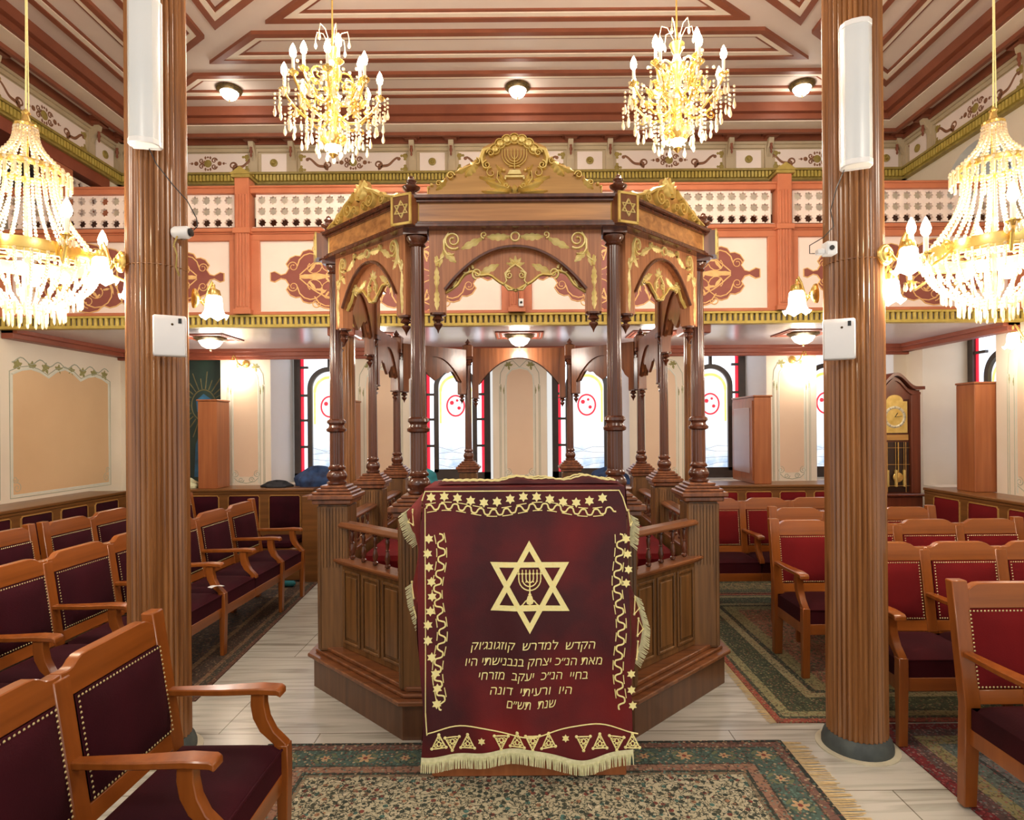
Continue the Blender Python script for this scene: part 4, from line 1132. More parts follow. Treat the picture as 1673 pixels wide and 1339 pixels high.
# wavy chain borders
m = MB()
def chain(path, amp, per, wv=.008):
    n = len(path)
    L = 0; pts = []; off = []
    for ph in (0,):
        out = []; acc = 0
        for i, p in enumerate(path):
            a, b = path[max(i - 1, 0)], path[min(i + 1, n - 1)]
            dx, dz = b[0] - a[0], b[1] - a[1]; l = math.hypot(dx, dz) or 1
            if i: acc += math.hypot(p[0] - path[i - 1][0], p[1] - path[i - 1][1])
            o = amp * 1.3 * math.tanh(2.2 * sin(2 * PI * acc / (per * .8) + ph)); out.append((p[0] - dz / l * o, p[1] + dx / l * o))
        m.ribbon(out, wv, .003, CF)
    for sgn in (-1, 1):
        out = []
        for i, p in enumerate(path):
            a, b = path[max(i - 1, 0)], path[min(i + 1, n - 1)]; dx, dz = b[0] - a[0], b[1] - a[1]; l = math.hypot(dx, dz) or 1
            out.append((p[0] - dz / l * sgn * amp * 1.9, p[1] + dx / l * sgn * amp * 1.9))
        for k in range(0, len(out) - 9, 12): m.ribbon(out[k:k + 9], wv * .6, .003, CF)
chain([P(695 + 310 * t, 832 + 5 * sin(t * 12.5 + 3.4)) for t in [i / 150 for i in range(151)]], .010, .075)
chain([P(716 + 4 * sin(t * 14), 872 + 285 * t) for t in [i / 150 for i in range(151)]], .012, .085)
chain([P(1009 + 3 * sin(t * 13 + 1), 872 + 285 * t) for t in [i / 150 for i in range(151)]], .012, .085)
m.build('chain_border', 'thread', cl)
m = MB()
m.ribbon([P(693, 1160), P(695, 1196)] + [P(697 + 340 * t, 1193 - 8 * sin(t * 10) - 3 * t) for t in [i / 40 for i in range(41)]], .006, .003, CF)
m.ribbon([P(688, 818)] + [P(693 + 318 * t, 803 - 2 * t) for t in [i / 20 for i in range(21)]] + [P(1017, 812), P(1024, 835)], .006, .003, CF)
m.ribbon([P(693, 830 + i * 33) for i in range(11)], .005, .003, CF)
m.build('border_line', 'thread', cl)
# triangular knots along the hem
m = MB()
def knot(u, v, up, r=.032, F=CF):
    m = MB(); x, z = P(u, v); s = 1 if up else -1
    t = [(x, z + s * r * 1.15), (x - r, z - s * r * .8), (x + r, z - s * r * .8)]
    m.ribbon(dens(t + [t[0]], 4), .0065, .003, F)
    for a in t: m.dome(a[0], a[1], .008, .003, F, 6)
    for k in range(3):
        a = t[k]; m.scroll(x + (a[0] - x) * .38, z + (a[1] - z) * .38, .011, .004, k * 2.1, 1.2, .005, .003, F)
    m.ribbon([(x + r * .3 * cos(q), z + r * .3 * sin(q) - s * r * .2) for q in [2 * PI * i / 12 for i in range(12)]], .005, .003, F, True)
    m.build('knot_motif', 'thread', cl)
for k, (u, up) in enumerate(((714, 1), (735, 0), (760, 1), (815, 0), (841, 1), (866, 0), (892, 1), (949, 0), (976, 1), (1003, 0), (1028, 1))):
    knot(u, 1209 + 3 * sin(k), up)
def SF(s):
    def f(x, z, o): 
        p = side_pt(s, x, z); return (p[0] + s * o - 0.0, p[1] - o * .8, p[2])
    return f
m = MB()
for s, spots in ((-1, ((.5, 1.21), (.55, .86), (.5, .74))), (1, ((.5, 1.2), (.5, .78), (.5, .68), (.4, .58)))):
    for u_, z_ in spots:
        m = MB(); f2 = SF(s); r = .03
        t = [(u_, z_ + r * 1.2), (u_ - r * 6, z_ - r), (u_ + r * 6, z_ - r)]
        for a, b in ((0, 1), (1, 2), (2, 0)):
            pa, pb = f2(*t[a], .004), f2(*t[b], .004); m.tube([pa, pb], .003, 4)
        for a in t: m.ball(f2(*a, .004), .006, 6, 4)
        m.build('side_motif', 'thread', cl)

# Hebrew lettering, visual order
DAL, RES = chr(0x5d3), chr(0x5e8)
def count_verts(s):
    if not s.strip(): return 0
    cu = bpy.data.curves.new('text', 'FONT'); cu.body = s; cu.size = 1; cu.resolution_u = 3; cu.shear = .18
    o = bpy.data.objects.new('text', cu); COL.objects.link(o); bpy.context.view_layer.update()
    me = bpy.data.meshes.new_from_object(o.evaluated_get(bpy.context.evaluated_depsgraph_get())); n = len(me.vertices)
    bpy.data.objects.remove(o); bpy.data.curves.remove(cu); bpy.data.meshes.remove(me)
    return n
def text_mesh(s, height_px, u_right, u_left, v_base, mat, parent, name='lettering'):
    cu = bpy.data.curves.new('text', 'FONT'); cu.body = s[::-1].replace(DAL, RES); cu.size = 1; cu.resolution_u = 3;  cu.shear = .18
    o = bpy.data.objects.new('text', cu); COL.objects.link(o)
    bpy.context.view_layer.update()
    me = bpy.data.meshes.new_from_object(o.evaluated_get(bpy.context.evaluated_depsgraph_get()))
    bpy.data.objects.remove(o); bpy.data.curves.remove(cu)
    # the letter dalet is drawn as resh plus a squared corner with a heel
    extra = []
    for i, ch in enumerate(s[::-1]):
        if ch != DAL: continue
        nt_ = len(me.vertices); r = [nt_ - count_verts(s[::-1][:k].replace(DAL, RES)) for k in (i + 1, i)]
        gl = [me.vertices[k].co for k in range(r[0], r[1])]
        gx0, gx1, gy1 = min(p.x for p in gl), max(p.x for p in gl), max(p.y for p in gl)
        w_ = gx1 - gx0; extra.append([(gx1 - w_ * .3, gy1 - w_ * .24), (gx1 + w_ * .2, gy1 - w_ * .24), (gx1 + w_ * .2, gy1), (gx1 - w_ * .3, gy1)])
    xs = [v.co.x for v in me.vertices]; x0, x1 = min(xs), max(xs)
    ys = [v.co.y for v in me.vertices]
    A, B = px(u_left, v_base), px(u_right, v_base)
    sc = (B[0] - A[0]) / (x1 - x0); hs = height_px * .00283 / .62
    vs = [CF(A[0] + (v.co.x - x0) * sc, A[1] + v.co.y * hs, .0035) for v in me.vertices]
    fs_ = [tuple(p.vertices) for p in me.polygons]
    for q in extra:
        n = len(vs); vs += [CF(A[0] + (x - x0) * sc, A[1] + y * hs, .0036) for x, y in q]; fs_.append((n, n + 1, n + 2, n + 3))
    bpy.data.meshes.remove(me)
    return vs, fs_
for s, ul, ur, vb in (('הקדש  למדרש  קוזגונג׳וק', 766, 970, 1061), ('מאת הנ״כ יצחק בנבנישתי היו', 757, 981, 1087), ('בחיי  הנ״כ  יעקב  מזרחי', 779, 957, 1110), ('היו  ורעיתי  דונה', 797, 931, 1134), ('שנת  תש״ם', 824, 905, 1155)):
    vs, fs_ = text_mesh(s, 12.5, ur, ul, vb, 'thread', cl)
    # one mesh per word: split the line where the gap between faces is wide
    fx = sorted(fs_, key=lambda f: min(vs[i][0] for i in f)); words = [[fx[0]]]; right = max(vs[i][0] for i in fx[0])
    for f in fx[1:]:
        if min(vs[i][0] for i in f) - right > .0105: words.append([])
        words[-1].append(f); right = max(right, max(vs[i][0] for i in f))
    for wf in words:
        ids = sorted({i for f in wf for i in f}); at = {i: k for k, i in enumerate(ids)}
        MB().add([vs[i] for i in ids], [tuple(at[i] for i in f) for f in wf]).build('lettering', 'thread', cl, smooth=False)

# dark folded embroidered cover lying on top of the lectern
t = thing('folded_cover', 'dark embroidered velvet cover lying crumpled on top of the lectern cloth', 'cover', (.03, 3.02, 1.373))
m = MB()
m.grid(lambda u, v: ((u - .5) * .86, (v - .5) * .26, .003 + (.016 + .007 * sin(u * 17) + .006 * sin(u * 31 + v * 4)) * sin(PI * v) ** .5 * (.25 + .75 * min(1, max(0, (u - .2) * 4))) * min(1, (1 - u) * 8 + .2)), 50, 12)
m.build('velvet', mk('dark_plum_velvet', (46, 12, 22), (66, 18, 30), 6, rough=.8, sheen=.2), t)
m = MB(); 
for q in (.3, .5):
    m.tube([((u - .5) * .84, (q - .5) * .26, .008 + (.016 + .007 * sin(u * 17) + .006 * sin(u * 31 + q * 4)) * sin(PI * q) ** .5 * (.25 + .75 * min(1, max(0, (u - .2) * 4))) * min(1, (1 - u) * 8 + .2) + .002 * sin(u * 150)) for u in [i / 70 for i in range(71)]], .004, 5)
m.build('gold_piping', 'thread', t)
# ================================================================== BIG COLUMNS
cols = []
for cx, lab in ((-1.86, 'tall reeded brown column with white lamp and box, left of the platform'), (1.70, 'tall reeded brown column with white lamp and box, right of the platform')):
    t = thing('reeded_column', lab, 'column', (cx, 3.13, 0)); cols.append(t)
    m = MB(); m.reeded((0, 0), .07, 5.25, .143, .136, 34, .085, 3); m.build('shaft', 'colw', t)
    m = MB(); m.lathe([(.166, 0), (.166, .03), (.156, .06), (.142, .08)], (0, 0, 0), 36); m.build('base_ring', 'colbase', t)
    m = MB(); m.lathe([(.134, 2.458), (.139, 2.46), (.139, 2.462), (.134, 2.464)], (0, 0, 0), 36, False); m.build('joint_ring', 'colw', t)
    m = MB(); m.lathe([(.195, .0), (.195, .006), (.15, .008)], (0, 0, 0), 36); m.build('floor_collar', mk('pale_mortar', (206, 200, 176), (190, 184, 160), 12), t)

def tube_lamp(loc, rz, lab, L):
    t = thing('fluorescent_lamp', lab, 'lamp', loc, rz)
    m = MB(); h = L / 2
    m.prism([(-.07, -h), (.07, -h), (.07, h), (-.07, h)], 0, .03, 'y'); m.build('housing', 'white', t, bevel=.01, smooth=False)
    m = MB(); prof = [(-.068, 0), (-.066, -.03), (-.05, -.055), (-.02, -.066), (.02, -.066), (.05, -.055), (.066, -.03), (.068, 0)]
    m.prism(prof, -h + .012, h - .012, 'z'); m.build('diffuser', 'tube', t, bevel=.008)
    for ea, eb in ((-h, -h + .03), (h - .03, h)): MB().prism([(p[0] * 1.03, p[1] * 1.03) for p in prof], ea, eb, 'z').build('end_cap', 'white', t, bevel=.004)
    for s in (-.025, .025): MB().tube([(s, -.03, -h + .04), (s, -.03, h - .04)], .012, 8).build('tube', 'candle', t)
    return t
def on_col(cx, ang, r, z): return (cx + r * cos(ang), 3.13 + r * sin(ang), z)
a = rad(-88); tube_lamp((-1.80, 2.945, 3.36), rad(12), 'white frosted fluorescent wall lamp high on the left column', .72)
tube_lamp((1.62, 2.95, 3.22), rad(-22), 'white frosted fluorescent wall lamp high on the right column', .69)
def white_box(loc, rz, lab, w_=.142, h=.2):
    t = thing('air_freshener', lab, 'box', loc, rz)
    m = MB(); m.prism([(-.0, -h / 2), (-.045, -h / 2), (-.05, -h / 2 + .02), (-.05, h / 2 - .03), (-.035, h / 2), (0, h / 2)], -w_ / 2, w_ / 2, 'x'); m.build('casing', 'white', t, bevel=.006)
    m = MB(); m.box(w_ * .26, w_ * .36, -.053, -.048, h * .30, h * .42); m.build('indicator', 'black', t)
    m = MB(); m.ball((w_ * .08, -.05, h * .27), .006, 8, 4); m.build('nozzle', 'brass_dk', t)
white_box((-1.725, 3.005, 2.10), rad(28), 'white wall box on the left column at head height'); white_box((1.565, 3.02, 2.06), rad(-24), 'white wall box on the right column at head height')
# small cameras with cables
t = thing('security_camera', 'small white cylinder camera clamped to the right side of left column', 'camera', (-1.695, 3.06, 2.628))
m = MB(); m.lathe([(.001, -.045), (.022, -.043), (.03, -.03), (.031, .03), (.026, .04), (.001, .042)], (0, 0, 0), 16, True, 'x'); m.build('body', 'white', t)
m = MB(); m.lathe([(.001, .04), (.02, .04), (.02, .052), (.001, .054)], (0, 0, 0), 14, True, 'x'); m.build('lens', 'black', t)
MB().tube([(0, .03, -.02), (.0, .0, -.03)], .008).build('bracket', 'brass_dk', t)
t = thing('security_camera', 'small square white camera on the left edge of right column', 'camera', (1.525, 3.03, 2.51))
MB().box(-.024, .03, -.03, .03, -.03, .034).build('body', 'white', t, bevel=.005); MB().box(-.06, -.024, -.015, .02, -.025, -.0).build('plug', 'white', t, bevel=.004)
MB().lathe([(.012, -.036), (.012, -.03), (.001, -.03)], (0, 0, 0), 10, True, 'y').build('lens', 'black', t)
o = MB().tube([(-1.79, 2.955, 3.0), (-1.76, 2.96, 2.93), (-1.70, 3.0, 2.84), (-1.655, 3.04, 2.78), (-1.62, 3.06, 2.70), (-1.615, 3.06, 2.66), (-1.635, 3.06, 2.64)], .0025, 6).build('cable', 'black'); tag(o, 'thin dark cable looping from lamp to camera on left column', 'cable')
o = MB().tube([(-1.70, 3.03, 2.6), (-1.70, 3.0, 2.55), (-1.685, 3.0, 2.50), (-1.69, 3.0, 2.44), (-1.685, 3.02, 2.4)], .004, 6).build('cable', 'olive'); tag(o, 'short twisted brown cable hanging below the camera on left column', 'cable')
o = MB().tube([(1.57, 2.96, 2.88), (1.55, 3.0, 2.8), (1.53, 3.02, 2.7), (1.545, 3.02, 2.62), (1.50, 3.03, 2.57), (1.43, 3.03, 2.53), (1.43, 3.03, 2.49), (1.455, 3.03, 2.49)], .0025, 6).build('cable', 'black'); tag(o, 'thin dark cable looping from lamp to camera on right column', 'cable')
# small white device on the gallery centre post
t = thing('motion_sensor', 'tiny white sensor hanging on a wire on the centre post of the gallery', 'sensor', (.0, YG - .112, 2.765))
MB().box(-.022, .022, 0, .022, -.035, .035).build('casing', 'white', t, bevel=.004); MB().ball((0, -.002, .0), .012, 8, 5).build('sensor_eye', 'black', t); MB().tube([(-.025, .01, -.03), (-.025, .01, .26)], .003, 5).build('wire', 'black', t)

# ================================================================== SCONCES
def sconce(loc, rz, lab, arms, grp=None, s=1, lite=6):
    t = thing('wall_sconce', lab, 'wall lamp', loc, rz, grp)
    m = MB(); m.lathe([(.052 * s, .0), (.052 * s, -.008), (.046 * s, -.014), (.04 * s, -.014), (.034 * s, -.022), (.014 * s, -.026), (.014 * s, -.035), (.001, -.038)][::-1], (0, 0, 0), 22, False, 'y'); m.build('backplate', 'brass', t)
    for (ax, ay) in arms:
        pts = [(0, -.03, 0), (ax * .3, ay * .3 - .02, -.03 * s), (ax * .6, ay * .6, .0), (ax * .75, ay * .8, .07 * s), (ax * .9, ay * .93, .10 * s), (ax, ay, .085 * s), (ax, ay, .06 * s)]
        ar = MB().tube(pts, .008 * s, 8).build('arm', 'brass', t)
        m = MB(); m.scroll(0, 0, .022, .006, 0, 1.3, .008, .004, lambda x, z, o: (ax * .55 + x * .7, ay * .55 + x * .7, -.02 + z)); m.build('scroll_leaf', 'brass', ar)
        m = MB(); m.lathe([(.012, .065), (.03, .055), (.036, .03), (.032, .02)], (ax, ay, 0), 16, False) if s == 1 else m.lathe([(.008, .05), (.02, .045), (.026, .03), (.022, .02)], (ax, ay, 0), 12, False); m.build('cup', 'brass', ar)
        m = MB()
        n = 24; rings_ = [(.03, .03), (.04, .015), (.043, -.02), (.045, -.05), (.055, -.075), (.068, -.09)]; vs = []
        for j, (r, z) in enumerate(rings_):
            for i in range(n):
                q = 1 + (.12 * cos(6 * 2 * PI * i / n) if j == len(rings_) - 1 else .03 * cos(6 * 2 * PI * i / n)); vs.append((ax + r * q * cos(2 * PI * i / n) * s, ay + r * q * sin(2 * PI * i / n) * s, z * s + (.012 * cos(12 * PI * i / n) if j == 5 else 0)))
        m.add(vs, [(j * n + i, j * n + (i + 1) % n, (j + 1) * n + (i + 1) % n, (j + 1) * n + i) for j in range(5) for i in range(n)])
        m.build('glass_shade', 'shade', ar)
        point_light('lamp_light', (ax, ay, -.14 * s), lite, parent=t, radius=.05)
    return t
sconce((-1.965, 3.015, 2.47), rad(-40), 'brass bell shade wall lamp on the left face of left column', [(-.09, -.06)])
sconce((-1.98, 3.23, 2.44), rad(-120), 'brass wall lamp on the rear left face of left column', [(.0, -.12)])
sconce((-1.74, 3.25, 2.34), rad(130), 'brass wall lamp behind the left column, its shade showing on the right', [(.0, -.1)])
sconce((1.78, 2.995, 2.47), rad(24), 'brass bell shade wall lamp on the front face of right column', [(.07, -.07)])
sconce((1.82, 3.22, 2.38), rad(100), 'brass wall lamp on the rear right face of right column', [(.0, -.14)])
sconce((1.57, 3.25, 2.34), rad(-130), 'brass wall lamp behind the right column, its shade showing on the left', [(.0, -.1)])
g = None
for x, lab in ((-3.33, 'small gold sconce above painted arch panel, left back wall'), (3.27, 'small gold sconce above painted arch panel, right back wall')):
    sconce((x, YB, 2.42), 0, lab, [((-.1 if x < 0 else .1), -.14)], g, .9, 6)
sconce((XR, 5.52, 2.42), rad(-90), 'gold sconce on the right side wall under the gallery level', [(-.02, -.2)], None, 1.1, 5)

# ================================================================== CHANDELIERS
DROP = [(.001, 0), (.004, -.006), (.0035, -.012), (.009, -.03), (.011, -.042), (.007, -.054), (.001, -.06)]
def drop(m, x, y, z, s=1, n=6): m.lathe([(r * s, z + q * s) for r, q in DROP][::-1], (x, y, 0), n, False)
def flame_lamp(t, x, y, z, s=1):
    c = MB().lathe([(.01 * s, z), (.01 * s, z + .07 * s)], (x, y, 0), 10).build('candle_tube', 'candle', t)
    MB().lathe([(.008, z + .07 * s), (.018 * s, z + .085 * s), (.021 * s, z + .105 * s), (.014 * s, z + .13 * s), (.002, z + .155 * s)], (x, y, 0), 10).build('bulb', 'bulb', c)
def gold_chandelier(loc, lab):
    t = thing('crystal_chandelier', lab, 'chandelier', loc)      # origin: body centre
    MB().tube([(0, 0, .36), (0, 0, 5.25 - loc[2])], .006, 8).build('hanging_rod', 'brass', t)
    m = MB(); m.lathe([(.001, -.40), (.015, -.385), (.03, -.37), (.012, -.35), (.05, -.32), (.085, -.28), (.09, -.26), (.04, -.24), (.02, -.2), (.035, -.12), (.05, -.06), (.022, 0), (.03, .08), (.055, .13), (.06, .17), (.03, .2), (.02, .24), (.035, .27), (.04, .29), (.05, .31), (.03, .33), (.008, .36)], (0, 0, 0), 20); m.build('stem', 'brass', t)
    k = 0
    for tier, (n, R, zb_, ph) in enumerate(((8, .30, .0, .2), (4, .18, .12, .5))):
        for i in range(n):
            a = 2 * PI * i / n + ph; c, s = cos(a), sin(a)
            pts = [(c * r * R, s * r * R, zb_ + z) for r, z in ((.08, -.1), (.3, -.16), (.55, -.15), (.8, -.08), (.95, -.02), (1, .02))]
            ar = MB().tube(pts, [.012, .01, .009, .008, .008, .008], 8)
            fm = lambda x, z, o, c=c, s=s, R=R, zb_=zb_: (c * x - s * o, s * x + c * o, z + zb_)
            ar.scroll(R * .45, .02, .06, .015, -PI / 2, 1.3, .016, .006, fm); ar.scroll(R * .8, -.12, .035, .01, PI / 2, 1.2, .012, .006, fm)
            ar.scroll(R * .45, .02, .06, .015, -PI / 2, 1.3, .016, -.006, fm); ar.leaf(R * .55, -.06, .9, .09, .04, .008, fm, 3)
            ao = ar.build('arm', 'brass', t)
            m = MB(); m.lathe([(.004, .0), (.02, .01), (.032, .022), (.034, .026), (.012, .03), (.012, .045)], (c * R, s * R, zb_ + .0), 12, False); m.build('drip_pan', 'brass', ao)
            flame_lamp(t, c * R, s * R, zb_ + .04, 1.05)
    for tier, (n, R, z0, L) in enumerate(((30, .34, -.02, 3), (24, .27, -.08, 4), (18, .17, -.12, 5), (12, .1, -.2, 3))):
        for i in range(n):
            a = 2 * PI * (i + .5 * (tier % 2)) / n; r = R * (1 + .04 * sin(i * 2.3)); x, y = r * cos(a), r * sin(a); z = z0 + .05 * sin(i * 1.7)
            m = MB()
            for j in range(L): m.ball((x, y, z - .028 * j), .0085, 6, 4)
            drop(m, x, y, z - .028 * L + .01, 1.15)
            m.build('crystal_strand', 'crystal', t)
    m = MB()
    for i in range(60):
        a = random.uniform(0, 2 * PI); r = random.uniform(.06, .26); z = random.uniform(-.12, .2)
        m.ball((r * cos(a), r * sin(a), z * (1 - r)), .011, 6, 4)
    for i in range(6):
        a = 2 * PI * i / 6; fm = lambda x, z, o, a=a: (cos(a) * x - sin(a) * o, sin(a) * x + cos(a) * o, z)
        m.tube([fm(.02, .34, 0), fm(.06, .42, 0), fm(.10, .43, 0), fm(.11, .38, 0)], .003, 5); drop(m, *fm(.11, .38, 0)[:2], .38, 1)
    o = m.build('crystal_beads', 'crystal', t); o['kind'] = 'stuff'
    point_light('lamp_light', (0, 0, .28), 34, radius=.2, parent=t); point_light('lamp_light', (0, 0, -.30), 34, radius=.14, parent=t)
    MB().ball((0, 0, -.30), .055, 12, 8).build('lower_bulb', 'bulb', t)
    return t
gold_chandelier((-1.22, 4.0, 3.80), 'gold and crystal chandelier with lit candle bulbs, left of centre under the ceiling')
gold_chandelier((1.03, 4.0, 3.82), 'gold and crystal chandelier with lit candle bulbs, right of centre under the ceiling')

def basket_chandelier(loc, lab, clipx):
    t = thing('crystal_chandelier', lab, 'chandelier', loc)     # origin: big ring centre
    zt = .66
    m = MB(); m.tube([(0, 0, zt + .04), (.004, 0, zt + .5), (-.004, 0, 5.25 - loc[2])], .004, 6); m.tube([(.015, 0, zt + .04), (.01, 0, zt + .5), (.006, 0, 5.25 - loc[2])], .003, 6); m.build('cord', 'thread', t)
    m = MB(); m.lathe([(.001, zt - .06), (.03, zt - .05), (.05, zt - .03), (.05, zt - .02), (.02, zt), (.012, zt + .03), (.02, zt + .04), (.004, zt + .06)], (0, 0, 0), 16); m.build('crown', 'brass', t)
    m = MB(); R1, R2 = .15, .29
    for R, z, h in ((R1, .42, .014), (R2, 0, .025), (.285, -.03, .012)):
        m.lathe([(R - .006, z - h), (R + .006, z - h), (R + .008, z), (R + .006, z + h), (R - .006, z + h), (R - .006, z - h)], (0, 0, 0), 40, False)
    m.tube([(0, 0, zt), (0, 0, -.26)], .01, 8)
    for i in range(8): a = PI * i / 4; m.tube([(0, 0, .0), (R2 * cos(a), R2 * sin(a), 0)], .005, 6)
    m.build('metal_frame', 'brass', t)
    def strand(p, q, sag, nb, r, name='crystal_strand'):
        m = MB()
        for j in range(nb):
            u = j / (nb - 1); s_ = sag * sin(PI * u)
            x = p[0] + (q[0] - p[0]) * u; y = p[1] + (q[1] - p[1]) * u; rr = math.hypot(x, y) or 1e-6
            m.ball((x + x / rr * s_, y + y / rr * s_, p[2] + (q[2] - p[2]) * u), r, 6, 4)
        m.build(name, 'crystal', t)
    for i in range(20):                      # top cone
        a = 2 * PI * i / 20; strand((.045 * cos(a), .045 * sin(a), zt - .04), (R1 * cos(a), R1 * sin(a), .44), -.03, 13, .0085)
    for i in range(26):                      # long tent strands
        a = 2 * PI * (i + .5) / 26; strand((R1 * .8 * cos(a), R1 * .8 * sin(a), .41), (R2 * cos(a), R2 * sin(a), .02), -.045, 24, .0085)
    for i in range(30):                      # basket
        a = 2 * PI * i / 30; strand((R2 * cos(a), R2 * sin(a), -.03), (.07 * cos(a), .07 * sin(a), -.27), .07, 20, .009)
    m = MB()
    for i in range(28):
        a = 2 * PI * i / 28; x, y = (R1 + .03) * cos(a), (R1 + .03) * sin(a)
        m.lathe([(.001, .34), (.007, .345), (.007, .40), (.001, .405)], (x, y, 0), 6, False); m.tube([(x, y, .4), (R1 * cos(a), R1 * sin(a), .43)], .003, 4); m.ball((x, y, .415), .009, 6, 4)
    for R, z, n_, l in ((.22, -.18, 36, .06), (.15, -.245, 26, .07), (.075, -.28, 14, .07)):
        for i in range(n_):
            a = 2 * PI * i / n_; x, y = R * cos(a), R * sin(a); m.lathe([(.001, z - l), (.006, z - l + .01), (.0065, z - .01), (.001, z)], (x, y, 0), 6, False)
    for i in range(34):
        a = 2 * PI * i / 34; drop(m, (R2 + .012) * cos(a), (R2 + .012) * sin(a), -.03, .8)
    o = m.build('crystal_fringe', 'crystal', t); o['kind'] = 'stuff'
    for i in range(8):
        a = 2 * PI * i / 8 + .32; c, s = cos(a), sin(a); R = R2 + (.17 if i % 2 == 0 else .06); dz = -.07 if i % 2 == 0 else .03
        ar = MB().tube([(c * R2, s * R2, -.02), (c * (R2 + (R - R2) * .4), s * (R2 + (R - R2) * .4), -.07), (c * (R2 + (R - R2) * .8), s * (R2 + (R - R2) * .8), dz - .03), (c * R, s * R, dz)], .008, 8)
        fm = lambda x, z, o, c=c, s=s: (c * x - s * o, s * x + c * o, z)
        ar.scroll(R2 + .03, -.0, .03, .008, 0, 1.3, .012, .006, fm); ao = ar.build('arm', 'brass', t)
        m = MB(); m.lathe([(.004, dz - .005), (.02, dz + .005), (.034, dz + .018), (.012, dz + .024), (.012, dz + .03)], (c * R, s * R, 0), 12, False)
        m.build('drip_pan', 'brass', ao); flame_lamp(t, c * R, s * R, dz + .025, 1.1)
        m = MB()
        for q in range(7): b = 2 * PI * q / 7; drop(m, c * R + .028 * cos(b), s * R + .028 * sin(b), dz + .01, .7)
        m.build('pan_crystals', 'crystal', ao)
    for i in range(4): a = PI / 2 * i + .5; MB().ball((.14 * cos(a), .14 * sin(a), -.09), .032, 10, 6).build('inner_bulb', 'bulb', t)
    point_light('lamp_light', (0, 0, -.12), 34, radius=.16, parent=t); point_light('lamp_light', (0, 0, .18), 10, radius=.1, parent=t)
    return t
basket_chandelier((-2.42, 3.0, 2.50), 'crystal basket chandelier with candle arms hanging at far left', -2)
basket_chandelier((2.36, 3.05, 2.50), 'crystal basket chandelier with candle arms hanging at far right', 2)

